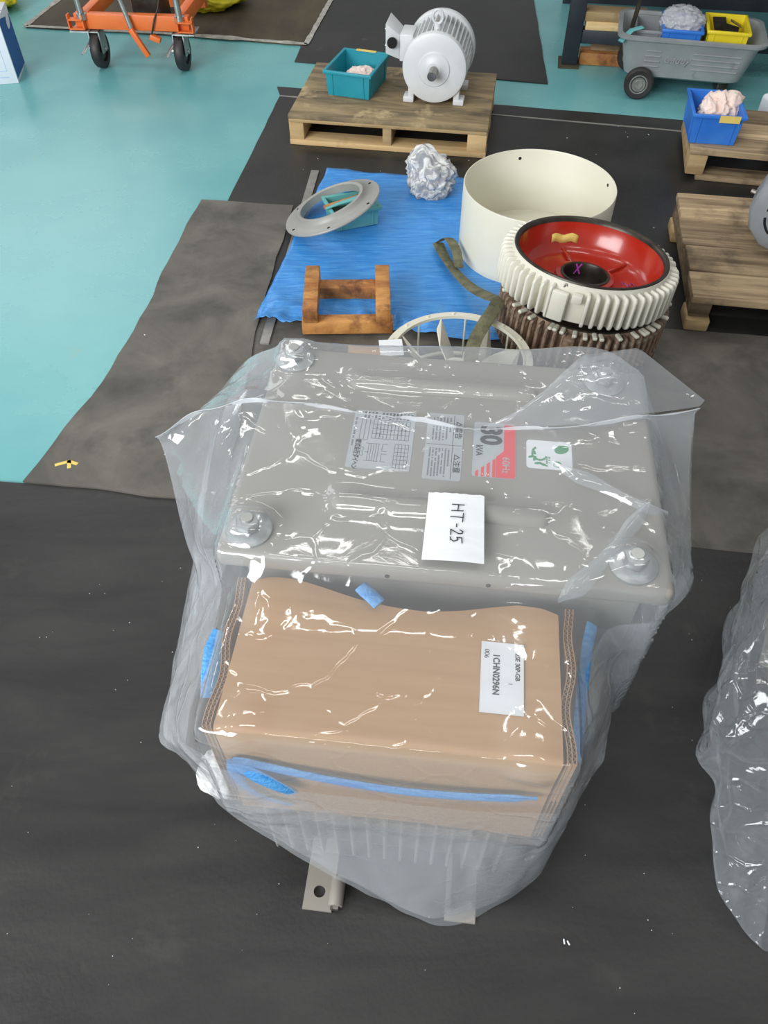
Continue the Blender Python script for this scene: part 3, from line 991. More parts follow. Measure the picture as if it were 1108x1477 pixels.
def box_collider(boxes, floor, margin, to_local=None, to_world=None):
    def f(P):
        Q = to_local(P) if to_local else P
        Q = Q.copy()
        for (x0, x1, y0, y1, z0, z1) in boxes:
            x0_, x1_, y0_, y1_, z1_ = x0 - margin, x1 + margin, y0 - margin, y1 + margin, z1 + margin
            ins = (Q[..., 0] > x0_) & (Q[..., 0] < x1_) & (Q[..., 1] > y0_) & (Q[..., 1] < y1_) & (Q[..., 2] < z1_) & (Q[..., 2] > z0)
            if not ins.any():
                continue
            q = Q[ins]
            d = np.stack([q[:, 0] - x0_, x1_ - q[:, 0], q[:, 1] - y0_, y1_ - q[:, 1], z1_ - q[:, 2]], 1)
            k = d.argmin(1)
            for c, (ax, val) in enumerate(((0, x0_), (0, x1_), (1, y0_), (1, y1_), (2, z1_))):
                q[k == c, ax] = val
            Q[ins] = q
        Q[..., 2] = np.maximum(Q[..., 2], floor)
        return to_world(Q) if to_world else Q
    return f


def to_local(P):
    x, y = P[..., 0] - OX, P[..., 1] - OY
    return np.stack([x * ca + y * sa, -x * sa + y * ca, P[..., 2]], -1)


def to_world(Q):
    return np.stack([OX + Q[..., 0] * ca - Q[..., 1] * sa, OY + Q[..., 0] * sa + Q[..., 1] * ca, Q[..., 2]], -1)


NU, NV = 118, 124
ctrlF = np.array(FRONT)
ctrlB = np.array([[FRONT[j][0]] + BACK[j] + [FRONT[j][-1]] for j in range(9)])
F_ = catmull(catmull(ctrlF, NV).transpose(1, 0, 2), NU)      # (NU, NV, 3) left to right
B_ = catmull(catmull(ctrlB, NV).transpose(1, 0, 2), NU)
ring = np.concatenate([F_, B_[-2:0:-1]], 0)                 # closed: left, front, right, back
NR = len(ring)
mirror = np.array([0] + [NR - i for i in range(1, NU - 1)])


def weld_seam(P):
    for i in (0,):
        idx = np.arange(1, NU - 1)
        avg = 0.5 * (P[idx, 0] + P[NR - idx, 0])
        P[idx, 0] = avg
        P[NR - idx, 0] = avg
    return P


# film is slack at the sides and hem, tighter where it lies on the lid
ql = to_local(ring)
tight = (np.abs(ql[..., 0]) < 0.30) & (ql[..., 2] > 0.55)
SCL = np.where(tight, 1.020, 1.045)
boxes = [(-0.312, 0.338, -0.238, 0.236, 0.0, 0.62), (-0.285, 0.205, -0.482, -0.2, 0.27, 0.566), (-0.245, 0.165, -0.475, -0.2, 0.0, 0.29)]
boxes += [(-0.165, 0.150, 0.138, 0.162, 0.5, 0.6295), (-0.155, 0.163, -0.136, -0.112, 0.5, 0.6295)]
for (a0, b0) in ((-0.276, 0.197), (-0.270, -0.194), (0.268, 0.194), (0.282, -0.196)):
    boxes.append((a0 - 0.026, a0 + 0.026, b0 - 0.026, b0 + 0.026, 0.5, 0.646))
coll = box_collider(boxes, 0.010, 0.0035, to_local, to_world)
lay0 = ring.copy()
ring = relax_film(ring, SCL, coll, 190, 0.02, 0.00025, weld_seam, 3, 0.0035)


def film_mesh(name, P, material, closed=True):
    n, mrow = P.shape[:2]
    vs = P.reshape(-1, 3)
    fs = []
    for i in range(n if closed else n - 1):
        j = (i + 1) % n
        for k in range(mrow - 1):
            fs.append((i * mrow + k, j * mrow + k, j * mrow + k + 1, i * mrow + k + 1))
    me = bpy.data.meshes.new(name)
    me.from_pydata([tuple(p) for p in vs], [], fs)
    me.polygons.foreach_set('use_smooth', [True] * len(me.polygons))
    me.materials.append(material)
    me.update()
    return me


bag = link('plastic_bag', film_mesh('plastic_bag', ring, M_film))
tag(bag, 'large clear milky plastic bag draped over the transformer and cardboard cover', 'plastic bag')
# spare film gathered inside the skirt
J0 = int(NV * 0.30)
low = relax_film(lay0[:, J0:] * np.array([0.985, 1.0, 1.0]) + np.array([0.0015, 0.004, 0.004]), 1.05, coll, 90, 0.03, 0.0002, None, 8, 0.005)
for sel in (np.roll(low, 30, 0)[:42], low[NU - 13:NU + 29], np.roll(low, 10, 0)[:NU + 20, int(NV * 0.48):]):
    link('inner_fold', film_mesh('inner_fold', sel, M_film, False), bag)
# welded end seam standing up across the lid
mb = MB()
rows = ring[:NU, 0]
vs = []
for i, p in enumerate(rows):
    lean = 0.004 * math.sin(i * 0.35)
    h = 0.007 + 0.002 * math.sin(i * 0.21)
    vs += [(p[0], p[1] - 0.0012, p[2] - 0.001), (p[0], p[1] + 0.0012, p[2] - 0.001), (p[0], p[1] + 0.001 - lean - 0.004, p[2] + h), (p[0], p[1] - 0.001 - lean - 0.004, p[2] + h)]
fs = []
for i in range(NU - 1):
    for k in range(4):
        l = (k + 1) % 4
        fs.append((i * 4 + k, i * 4 + l, i * 4 + 4 + l, i * 4 + 4 + k))
mb.add(vs, fs).build('end_seam', M_seam, bag, smooth=60)
# the bag's spare corner folded over at the rear right
A_, B2, C2, D2 = (Vector(p) for p in ((0.203, 0.909, 0.645), (0.343, 1.063, 0.655), (0.444, 1.080, 0.658), (0.540, 0.975, 0.630)))
E2 = Vector((0.36, 0.905, 0.652))
P = np.zeros((36, 24, 3))
for i in range(36):
    u = i / 35
    back = A_.lerp(B2, u / 0.45) if u < 0.45 else (B2.lerp(C2, (u - 0.45) / 0.25) if u < 0.7 else C2.lerp(D2, (u - 0.7) / 0.3))
    q_ = ring[min(NU - 1, int(round((0.66 + 0.34 * u) * (NU - 1)))), 0]
    frt = Vector((q_[0], q_[1] + 0.002, q_[2] + 0.004))
    for k in range(24):
        t = k / 23
        p = back.lerp(frt, t)
        bul = math.sin(PI * t) * math.sin(PI * min(1, u * 1.05))
        P[i, k] = (p.x, p.y, p.z + 0.022 * bul + 0.003 * fbm((p.x * 22, p.y * 22, 3), 3, True) * bul)
link('folded_corner', film_mesh('folded_corner', P, M_filmflap, False), bag)

# loose pleats of film crossing the right end of the lid
for pl_ in ([(0.262, 0.829, 0.630), (0.321, 0.786, 0.634), (0.372, 0.747, 0.634), (0.425, 0.738, 0.615)], [(0.236, 0.580, 0.618), (0.279, 0.612, 0.632), (0.340, 0.678, 0.636), (0.400, 0.755, 0.626)]):
    c_ = catmull(np.array(pl_), 36)
    P = np.zeros((36, 9, 3))
    for i in range(36):
        t_ = c_[min(i + 1, 35)] - c_[max(i - 1, 0)]
        sd = Vector((-t_[1], t_[0], 0)).normalized()
        wd = (0.012 + 0.004 * math.sin(i * 0.23)) * min(1, 0.12 + min(i, 35 - i) / 9)
        for k in range(9):
            f = (k - 4) / 4
            P[i, k] = (c_[i][0] + sd.x * wd * f, c_[i][1] + sd.y * wd * f, c_[i][2] + 0.006 * (1 - f * f) - 0.002 * abs(f))
    link('pleat', film_mesh('pleat', P, M_filmflap, False), bag)

# handwritten note on the bag
nt = thing('paper_note', 'torn white paper note with HT-25 handwritten in black on the lid', 'paper note', loc2w(0.029, -0.167, 0.636), YAW + R(1.5))
mb = MB()
vs, fs = [], []
for i in range(15):
    for k in range(21):
        u, v = i / 14, k / 20
        x = -0.0415 + 0.083 * u - 0.004 * (1 - v) * (1 - u)
        y = -0.063 + 0.126 * v + (0.0012 * random.uniform(-1, 1) if k == 20 else 0)
        z = 0.002 * math.sin(u * 3.1) + 0.0035 * (v - 0.5) ** 2
        vs.append((x, y, z))
n_ = len(vs)
vs += [(x, y, z + 0.0004) for x, y, z in vs]
for i in range(14):
    for k in range(20):
        q = (i * 21 + k, (i + 1) * 21 + k, (i + 1) * 21 + k + 1, i * 21 + k + 1)
        fs += [tuple(reversed(q)), tuple(s_ + n_ for s_ in q)]
mb.add(vs, fs).build('paper', M_white, nt, smooth=60)


def strokes(segs, m, parent, z, wd=0.0012, name='handwriting'):
    mb = MB()
    for s_ in segs:
        for (p, q) in zip(s_[:-1], s_[1:]):
            d = (Vector(q) - Vector(p)).normalized() * 0.5 * wd
            nn = Vector((-d.y, d.x))
            a, b = Vector(p) - d, Vector(q) + d
            mb.prism([tuple(a + nn), tuple(a - nn), tuple(b - nn), tuple(b + nn)], z, z + 0.0003)
    return mb.build(name, m, parent, smooth=0)


def ctext(x, y):   # reading frame: x along the line (towards the viewer), y up the letters (to the right)
    return (0.0005 + y, 0.045 - x)


hw = [[(0.005, -0.006), (0.005, 0.011)], [(0.017, -0.007), (0.0165, 0.010)], [(0.005, 0.003), (0.0168, 0.002)],
      [(0.021, 0.0105), (0.037, 0.0095)], [(0.029, 0.010), (0.0285, -0.008)],
      [(0.042, 0.001), (0.047, 0.001)],
      [(0.0525, 0.006), (0.055, 0.010), (0.059, 0.009), (0.0595, 0.004), (0.055, -0.003), (0.0525, -0.007), (0.062, -0.007)],
      [(0.067, 0.009), (0.0665, 0.002), (0.071, 0.003), (0.0735, -0.002), (0.071, -0.007), (0.0665, -0.0075)], [(0.067, 0.009), (0.076, 0.0095)]]
strokes([[ctext(*p) for p in s_] for s_ in hw], M_ink, nt, 0.0038, 0.0014)

# white plastic wad peeping out at the lower left of the bag
tag(crumple('plastic_wad', M_whiterag, (0.055, 0.045, 0.05), 4.2, None, (-0.300, 0.568, FZ), amp=0.35, freq=0.9, octv=2),
    'crumpled white plastic wad on the floor at the lower left of the big bag', 'wrapping')

# ------------------------------------------------------------------ second bagged unit at the right edge
u2 = thing('transformer', 'grey finned unit half out of frame inside the bag at the right edge', 'transformer', (1.12, 0.82, FZ), R(-28))
MB().b(-0.24, 0.30, -0.2, 0.25, 0.0, 0.5).build('body', M_cab, u2, bevel=0.012)
for i in range(7):
    MB().b(-0.285, -0.238, -0.19, 0.24, 0.06 + i * 0.062, 0.072 + i * 0.062).build('cooling_fin', M_cab, u2, bevel=0.003, seg=1)
FOLD = [(0.70, 0.80, 0.545), (0.66, 0.74, 0.54), (0.60, 0.655, 0.50), (0.546, 0.575, 0.45), (0.51, 0.519, 0.40), (0.514, 0.497, 0.35), (0.512, 0.501, 0.30), (0.538, 0.469, 0.25), (0.56, 0.412, 0.15), (0.583, 0.345, 0.07), (0.64, 0.286, 0.012)]
rows = []
for j, (x, y, z) in enumerate(FOLD):
    k = 0.35 if j == 0 else 1.0
    rows.append([(x, y, z), (x + 0.09 * k, y - 0.035, z + 0.01), (x + 0.28 * k, y - 0.08 * k, z), (1.32, y - 0.12 * k, z), (1.45, y + 0.30 * k, z), (1.36, y + 0.62 * k, z),
                 (x + 0.42 * k, y + 0.58 * k, z), (x + 0.20 * k, y + 0.36 * k, z), (x + 0.07 * k, y + 0.15 * k, z), (x, y, z)])
g2 = catmull(catmull(np.array(rows), 90).transpose(1, 0, 2), 151)[:-1]
ident = box_collider([], 0.010, 0.0)
g2 = relax_film(g2, 1.09, ident, 150, 0.012, 0.0002, None, 11, 0.012)
b2 = link('plastic_bag', film_mesh('plastic_bag', g2, M_film2))
tag(b2, 'wrinkled clear plastic bag cut off by the right edge of the photo', 'plastic bag')


# ------------------------------------------------------------------ pallets
def corner_thing(name, label, cat, corner, yaw, group=None):
    return thing(name, label, cat, (corner[0], corner[1], FZ), R(yaw), group)


pl = corner_thing('wooden_pallet', 'small wooden pallet with dark stained deck under the white motor', 'pallet', (-0.397, 3.288), -9.06, 'wooden pallets')
PW, PD, PH = 0.825, 0.56, 0.122
MB().b(0, PW, 0, PD, PH - 0.018, PH).build('deck_board', M_wooddeck, pl, bevel=0.003)
MB().b(0.004, PW - 0.004, -0.001, 0.016, PH - 0.030, PH - 0.017).build('front_rail', M_woodlight, pl, bevel=0.002)
for (x0, x1) in ((0.0, 0.062), (0.395, 0.432), (0.745, 0.823)):
    MB().b(x0, x1, 0.004, PD - 0.004, 0.022, PH - 0.018).build('stringer', M_woodlight, pl, bevel=0.003)
for y0 in (0.0, 0.24, 0.46):
    MB().b(0.0, PW, y0, y0 + 0.09, 0.0, 0.022).build('bottom_board', M_woodlight, pl, bevel=0.003)

p2 = corner_thing('wooden_pallet', 'rough wooden pallet at the right carrying the blue bin', 'pallet', (1.185, 2.985), -12, 'wooden pallets')
for (y0, y1, z) in ((0.0, 0.13, 0.122), (0.135, 0.27, 0.122), (0.275, 0.42, 0.118)):
    MB().b(0.0, 0.85, y0, y1, z - 0.022, z).build('deck_board', M_wood, p2, bevel=0.003)
for (x0, x1) in ((0.006, 0.075), (0.38, 0.44), (0.77, 0.84)):
    MB().b(x0, x1, 0.004, 0.416, 0.02, 0.098).build('stringer', M_woodlight, p2, bevel=0.005)
for y0 in (0.004, 0.32):
    MB().b(0.05, 0.85, y0, y0 + 0.09, 0.0, 0.0205).build('bottom_board', M_wood, p2, bevel=0.003)

p3 = corner_thing('wooden_pallet', 'grey weathered wooden pallet with wide planks carrying the grey motor at the right', 'pallet', (0.937, 1.995), -9, 'wooden pallets')
ysb = [0.0, 0.155, 0.315, 0.475, 0.655]
for k in range(4):
    MB().b(0.0 + 0.006 * (k % 2), 0.95, ysb[k] + 0.002, ysb[k + 1] - 0.012, 0.106, 0.130 - 0.004 * (k % 3)).build('deck_board', M_wood, p3, bevel=0.003)
for x0 in (0.012, 0.43, 0.86):
    st = MB()
    st.b(x0, x0 + 0.062, 0.03, 0.64, 0.04, 0.1055)
    st.build('stringer', M_wood, p3, bevel=0.004)
    MB().b(x0 - 0.006, x0 + 0.068, 0.012, 0.11, 0.0, 0.0405).build('foot_block', M_woodlight, p3, bevel=0.006)
    MB().b(x0 - 0.006, x0 + 0.068, 0.53, 0.64, 0.0, 0.0405).build('foot_block', M_woodlight, p3, bevel=0.006)


# ------------------------------------------------------------------ plastic bins and their contents
def bin_box(name, label, wd, dp, h, material, loc, rz, flare=0.06, tape=False, group='plastic parts bins'):
    t = thing(name, label, 'bin', loc, rz, group)
    th = 0.004

    def rect(s, z, ins=0.0):
        return [(-wd / 2 * s + ins, -dp / 2 * s + ins, z), (wd / 2 * s - ins, -dp / 2 * s + ins, z), (wd / 2 * s - ins, dp / 2 * s - ins, z), (-wd / 2 * s + ins, dp / 2 * s - ins, z)]
    s1 = 1 + flare
    sx = lambda z: 1 + flare * z / h
    lv = [rect(1, 0), rect(s1, h), rect(s1, h, th), rect(1 + flare * 0.05, 0.006, th)]
    vs = [p for l in lv for p in l]
    fs = [(3, 2, 1, 0), (12, 13, 14, 15)]
    for a in range(3):
        for i in range(4):
            j = (i + 1) % 4
            fs.append((a * 4 + i, a * 4 + j, a * 4 + 4 + j, a * 4 + 4 + i))
    MB().add(vs, fs).build('body', material, t, bevel=0.0015, seg=1)
    # rolled rim
    mb = MB()
    w2, d2, rw = wd * s1 / 2, dp * s1 / 2, 0.009
    o_ = [(-w2 - rw, -d2 - rw), (w2 + rw, -d2 - rw), (w2 + rw, d2 + rw), (-w2 - rw, d2 + rw)]
    i_ = [(-w2 + th, -d2 + th), (w2 - th, -d2 + th), (w2 - th, d2 - th), (-w2 + th, d2 - th)]
    z0, z1 = h - 0.012, h + 0.001
    vs = [(x, y, z0) for x, y in o_] + [(x, y, z1) for x, y in o_] + [(x, y, z1) for x, y in i_] + [(x, y, z0) for x, y in i_]
    fs = []
    for a in range(4):
        b_ = (a + 1) % 4
        for i in range(4):
            j = (i + 1) % 4
            fs.append((a * 4 + i, a * 4 + j, b_ * 4 + j, b_ * 4 + i))
    mb.add(vs, fs).build('rim', material, t, bevel=0.003, seg=2)
    # upright corner ribs
    for (sgx, sgy) in ((-1, -1), (1, -1), (1, 1), (-1, 1)):
        for (ax, k) in ((0, 0.72), (1, 0.72)):
            x = sgx * wd / 2 * (k if ax == 0 else 1.0) * (1 + flare / 2)
            y = sgy * dp / 2 * (k if ax == 1 else 1.0) * (1 + flare / 2)
            sl_x = math.atan2(wd / 2 * flare, h) * sgx if ax == 1 else 0
            sl_y = -math.atan2(dp / 2 * flare, h) * sgy if ax == 0 else 0
            MB().box((x, y, h / 2), (0.006, 0.006, h * 0.94), (sl_y, sl_x, 0)).build('rib', material, t, bevel=0.001, seg=1)
    return t


tb = bin_box('parts_bin', 'teal plastic bin beside the white motor on the pallet', 0.185, 0.235, 0.10, M_tealbin, (-0.115, 3.565, FZ + PH), R(-18))
MB().b(-0.045, 0.045, 0.118, 0.130, 0.099, 0.103).build('tape_strip', M_yelltape, tb, smooth=0)
tag(crumple('rag', M_rag, (0.062, 0.058, 0.036), 1.3, None, (-0.095, 3.575, FZ + PH + 0.007), amp=0.35),
    'pale crumpled rag lying in the teal bin', 'rag', 'rags in bins')
bb = bin_box('parts_bin', 'blue plastic bin with yellow tag standing on the right pallet', 0.170, 0.215, 0.112, M_bluebin, (1.288, 3.125, FZ + 0.122), R(-9), 0.08)
MB().b(0.0, 0.075, -0.1285, -0.1250, 0.090, 0.115).build('tape_tag', M_yelltape, bb, smooth=0)
tag(crumple('rag', M_rag, (0.062, 0.062, 0.068), 8.1, None, (1.300, 3.130, FZ + 0.130), amp=0.5, peak=(0.9, 0.1, 0.55)),
    'pink crumpled rag rising out of the blue bin on the right pallet', 'rag', 'rags in bins')


# ------------------------------------------------------------------ white motor on the pallet
mo = thing('electric_motor', 'pale grey painted electric motor with finned frame and shaft facing the viewer', 'motor', (0.225, 3.50, FZ + PH), R(-10))
MZ = 0.139
MB().lathe([(0.001, -0.11), (0.108, -0.11), (0.108, 0.12), (0.001, 0.12)], 48, 'Y', (0, 0, MZ), closed=False).build('frame', M_motor, mo)
MB().lathe([(0.001, 0.145), (0.028, 0.145), (0.034, 0.139), (0.062, 0.136), (0.066, 0.131), (0.118, 0.129), (0.129, 0.124), (0.132, 0.116), (0.132, 0.100), (0.105, 0.098), (0.001, 0.098)], 64, 'Y', (0, 0, MZ), closed=False).build('end_shield', M_motor, mo, smooth=40)
MB().lathe([(0.108, -0.135), (0.140, -0.135), (0.143, -0.128), (0.143, -0.095), (0.139, -0.09), (0.108, -0.09)], 64, 'Y', (0, 0, MZ)).build('rear_ring', M_motor, mo, smooth=40)
MB().lathe([(0.001, -0.19), (0.10, -0.19), (0.125, -0.18), (0.135, -0.13), (0.001, -0.13)], 48, 'Y', (0, 0, MZ), closed=False).build('fan_cowl', M_motor, mo)
sh = MB().lathe([(0.001, 0.205), (0.016, 0.205), (0.018, 0.203), (0.018, 0.135), (0.001, 0.135)], 28, 'Y', (0, 0, MZ), closed=False).build('shaft', M_steel, mo)
MB().b(-0.004, 0.004, -0.20, -0.155, MZ + 0.015, MZ + 0.0215).build('key', M_steel, sh)
fin_me = MB().b(0.104, 0.134, -0.0, 0.0, 0, 0)
fme = MB().b(0.104, 0.133, -0.098, 0.093, -0.0026, 0.0026).mesh('fin', M_motor, bevel=0.001, seg=1)
for k in range(40):
    a = 2 * PI * k / 40
    if 195 < math.degrees(a) < 345 and abs(math.degrees(a) - 270) < 12:
        continue
    if 148 < math.degrees(a) < 192:
        continue
    f_ = link('fin', fme, mo, (0, 0, MZ), (0, -a, 0))
# eye bolt
eb = MB()
for k in range(1):
    ring_p = [(0.0 + 0.020 * math.cos(t), -0.075, MZ + 0.172 + 0.024 * math.sin(t)) for t in np.linspace(0, 2 * PI, 25)]
    eb.tube(ring_p, 0.0052, 8, 1.0, side=(0, 1, 0))
eb.build('eye_bolt', M_motor, mo, smooth=60)
MB().cyl((0, -0.075, MZ + 0.10), (0, -0.075, MZ + 0.150), 0.016, 0.013).build('eye_bolt_boss', M_motor, mo)
for sx_ in (-1, 1):
    MB().b(sx_ * 0.105 - 0.022, sx_ * 0.105 + 0.022, -0.115, -0.055, 0.0, 0.022).b(sx_ * 0.095 - 0.012, sx_ * 0.095 + 0.012, -0.112, -0.06, 0.02, 0.075).build('foot', M_motor, mo, bevel=0.003)
    MB().b(sx_ * 0.105 - 0.022, sx_ * 0.105 + 0.022, 0.045, 0.105, 0.0, 0.022).b(sx_ * 0.095 - 0.012, sx_ * 0.095 + 0.012, 0.05, 0.1, 0.02, 0.075).build('foot', M_motor, mo, bevel=0.003)
# terminal box with open face at the left
tx = MB()
tx.b(-0.150, -0.095, -0.085, 0.03, MZ + 0.005, MZ + 0.105)
tbx = tx.build('terminal_box', M_motor, mo, bevel=0.005)
tx = MB()
tx.add([(-0.150, -0.080, MZ + 0.01), (-0.150, 0.025, MZ + 0.01), (-0.150, 0.025, MZ + 0.10), (-0.150, -0.080, MZ + 0.10),
        (-0.205, -0.098, MZ + 0.035), (-0.205, 0.035, MZ + 0.035), (-0.205, 0.035, MZ + 0.145), (-0.205, -0.098, MZ + 0.145)],
       [(0, 1, 5, 4), (1, 2, 6, 5), (2, 3, 7, 6), (3, 0, 4, 7), (0, 3, 2, 1), (4, 5, 6, 7)])
tx.build('box_cover', M_motor, tbx, bevel=0.004)
MB().cyl((-0.178, -0.094, MZ + 0.075), (-0.178, -0.1035, MZ + 0.078), 0.020, n=24).build('cable_hole', M_darkhole, tbx)
for zz in (0.05, 0.11):
    MB().cyl((-0.2, -0.05, MZ + zz), (-0.214, -0.05, MZ + zz), 0.006, n=8).build('screw', M_steel, tbx)

# grey motor on the weathered pallet
gm = thing('electric_motor', 'mid grey motor with slotted fan cowl cut off by the right edge', 'motor', (1.315, 2.33, FZ + 0.130), R(-28))
GZ = 0.135
prof_r = 0.128
MB().lathe([(0.001, 0.15), (0.095, 0.15), (0.118, 0.143), (0.128, 0.12), (0.128, 0.0), (0.001, 0.0)], 12, 'Y', (0, 0, GZ), closed=False).build('fan_cowl', M_cowl, gm, bevel=0.004, smooth=40)
MB().lathe([(0.001, 0.0), (0.112, 0.0), (0.112, -0.2), (0.001, -0.2)], 40, 'Y', (0, 0, GZ), closed=False).build('frame', M_cowl, gm)
for r_ in (0.030, 0.044, 0.058, 0.072):
    for q in range(6):
        t0 = R(60 * q + 8)
        t1 = R(60 * q + 52)
        n_ = 8
        pts = [(r_ + 0.0038) * np.array((math.cos(t0 + (t1 - t0) * i / n_), math.sin(t0 + (t1 - t0) * i / n_))) for i in range(n_ + 1)]
        pts += [(r_ - 0.0038) * np.array((math.cos(t1 - (t1 - t0) * i / n_), math.sin(t1 - (t1 - t0) * i / n_))) for i in range(n_ + 1)]
        mb = MB().prism([tuple(p) for p in pts], 0, 0.0012)
        mb.v = [(x, -0.1500 - z, GZ + y) for x, y, z in mb.v]
        mb.build('vent_slot', M_darkhole, gm, smooth=0)
for sx_ in (-1, 1):
    MB().b(sx_ * 0.09 - 0.025, sx_ * 0.09 + 0.025, 0.02, 0.17, 0.0, 0.035).build('foot', M_cowl, gm, bevel=0.004)
    MB().cyl((sx_ * 0.126, -0.09, GZ + 0.03), (sx_ * 0.140, -0.09, GZ + 0.033), 0.007, n=8).build('screw', M_steel, gm)

# ------------------------------------------------------------------ blue tarpaulin and what lies on it
TP = [(-0.414, 2.030), (0.55, 1.905), (0.66, 2.90), (-0.228, 3.056)]
ng = 90
P = np.zeros((ng, ng, 3))
for i in range(ng):
    for k in range(ng):
        u, v = i / (ng - 1), k / (ng - 1)
        p = (1 - u) * (1 - v) * np.array(TP[0]) + u * (1 - v) * np.array(TP[1]) + u * v * np.array(TP[2]) + (1 - u) * v * np.array(TP[3])
        e = min(u, 1 - u, v, 1 - v)
        x = p[0] + (0.006 * noise.noise(Vector((p[0] * 9, p[1] * 9, 1))) if e == 0 else 0)
        y = p[1] + (0.010 * noise.noise(Vector((p[0] * 9, p[1] * 9, 4))) if e == 0 else 0)
        rp = fbm((p[0] * 3.2 + 0.4 * p[1], p[1] * 2.6, 0.3), 4, True) * 0.5 + 0.5
        edge = max(0, 1 - v * 5)
        z = 0.0085 + 0.0065 * max(0, rp) ** 2 + edge * 0.018 * max(0, fbm((p[0] * 14, p[1] * 9, 2), 3, True)) * (1 if u < 0.6 else 0.3)
        P[i, k] = (x, y, z)
tarp = link('tarpaulin', film_mesh('tarpaulin', P, M_tarp, False))
tag(tarp, 'creased bright blue tarpaulin spread on the black mat', 'tarpaulin')
tarp.modifiers.new('thickness', 'SOLIDIFY').thickness = 0.0006
TZ_ = 0.016

# tilted flange ring leaning on a teal tub
xa = Vector((0.338, 0.13, 0.115)).normalized()
ya = Vector((-0.36, 0.93, -0.20)).normalized()
ya = (ya - xa * ya.dot(xa)).normalized()
za = xa.cross(ya)
rm = Matrix((xa, ya, za)).transposed().to_euler()
fr_ = thing('flange_ring', 'grey painted steel flange ring tilted against a small teal tub on the tarp', 'flange', (-0.185, 2.605, 0.092), rot=rm)
fr_.scale = (0.95, 0.95, 1)
MB().lathe([(0.122, -0.004), (0.190, -0.004), (0.192, 0.0), (0.190, 0.004), (0.146, 0.005), (0.138, 0.012), (0.134, 0.026), (0.126, 0.028), (0.120, 0.024)], 72).build('ring', M_ringgrey, fr_, smooth=50)
for k in range(6):
    t = R(60 * k + 10)
    MB().cyl((0.172 * math.cos(t), 0.172 * math.sin(t), 0.0042), (0.172 * math.cos(t), 0.172 * math.sin(t), 0.0050), 0.006, n=12).build('bolt_hole', M_darkhole, fr_)
pt = bin_box('parts_tub', 'small pale teal tub half hidden under the tilted flange ring', 0.16, 0.12, 0.072, M_potteal, (-0.118, 2.655, TZ_), R(20), 0.06, group=None)
MB().b(-0.072, 0.072, -0.05, 0.05, 0.030, 0.034).build('oil_pool', M_black, pt, smooth=0)
tag(MB().box((0, 0, 0), (0.21, 0.016, 0.012), (0, R(-6), 0)).build('wooden_stick', M_woodorange, None, (-0.120, 2.650, TZ_ + 0.084), (0, 0, R(24)), bevel=0.003),
    'yellowish wooden stick laid across the teal tub inside the ring', 'stick')
tag(MB().tube([(-0.08, 0, 0), (-0.03, 0.004, 0.002), (0.03, 0.0, 0.004), (0.085, 0.006, 0.004)], [0.006, 0.008, 0.011, 0.013], 12, 0.6).build('brush', M_potteal, None, (-0.135, 2.625, TZ_ + 0.084), (0, R(-6), R(22)), smooth=50),
    'pale teal handled brush beside the stick inside the flange ring', 'brush')

tag(crumple('cloth', M_stripe, (0.082, 0.066, 0.074), 2.7, None, (0.178, 2.860, TZ_ - 0.004), amp=0.55, freq=0.95, peak=(-0.35, -0.1, 0.95), octv=2),
    'grey striped cloth crumpled in a heap on the tarp near the cream shell', 'cloth')

# timber cradle
cr_ = thing('timber_cradle', 'small oil stained timber cradle with two beams on the tarp', 'wooden stand', (-0.115, 2.09, TZ_), R(1))
for x in (-0.113, 0.111):
    MB().box((x, 0.0, 0.068), (0.046, 0.245, 0.048)).build('beam', M_woodorange, cr_, bevel=0.003)
MB().box((0.0, -0.098, 0.0225), (0.282, 0.044, 0.044)).build('cross_bar', M_woodorange, cr_, bevel=0.003)
MB().box((0.0, 0.088, 0.0235), (0.268, 0.05, 0.044)).build('cross_bar', M_woodorange, cr_, bevel=0.003)

# open cream cylinder shell
cy = thing('cylinder_shell', 'open cream enamelled steel cylinder standing on the tarp', 'cylinder', (0.516, 2.466, TZ_ - 0.002))
MB().lathe([(0.247, 0.0), (0.252, 0.002), (0.252, 0.232), (0.2505, 0.2355), (0.248, 0.2355), (0.2465, 0.232), (0.2465, 0.0)], 96).build('wall', M_cream, cy, smooth=50)
MB().cyl((0, 0, 0.0), (0, 0, 0.012), 0.2465, n=64).build('bottom_plate', M_cream, cy)
for deg in (98, 12):
    t = R(deg)
    MB().cyl((0.2455 * math.cos(t), 0.2455 * math.sin(t), 0.205), (0.2530 * math.cos(t), 0.2530 * math.sin(t), 0.205), 0.0055, n=14).build('bolt_hole', M_darkhole, cy)


# finned castings stacked on each other
def fin_ring(root, nf, r0, r1, h, m, skip=()):
    # rounded vertical fin
    mb = MB()
    pr = [(r0 - 0.004, 0.002), (r1 - 0.012, 0.0), (r1 - 0.003, 0.006), (r1, 0.016), (r1, h - 0.012), (r1 - 0.006, h - 0.002), (r0 - 0.004, h)]
    mb.prism(pr, -0.0046, 0.0046)
    mb.v = [(x, z, y) for x, y, z in mb.v]
    me = mb.mesh('fin', m, bevel=0.002, seg=1, smooth=45)
    for k in range(nf):
        a = 360.0 * k / nf
        if any(lo < a < hi for lo, hi in skip):
            continue
        link('fin', me, root, (0, 0, 0), (0, 0, R(a)))


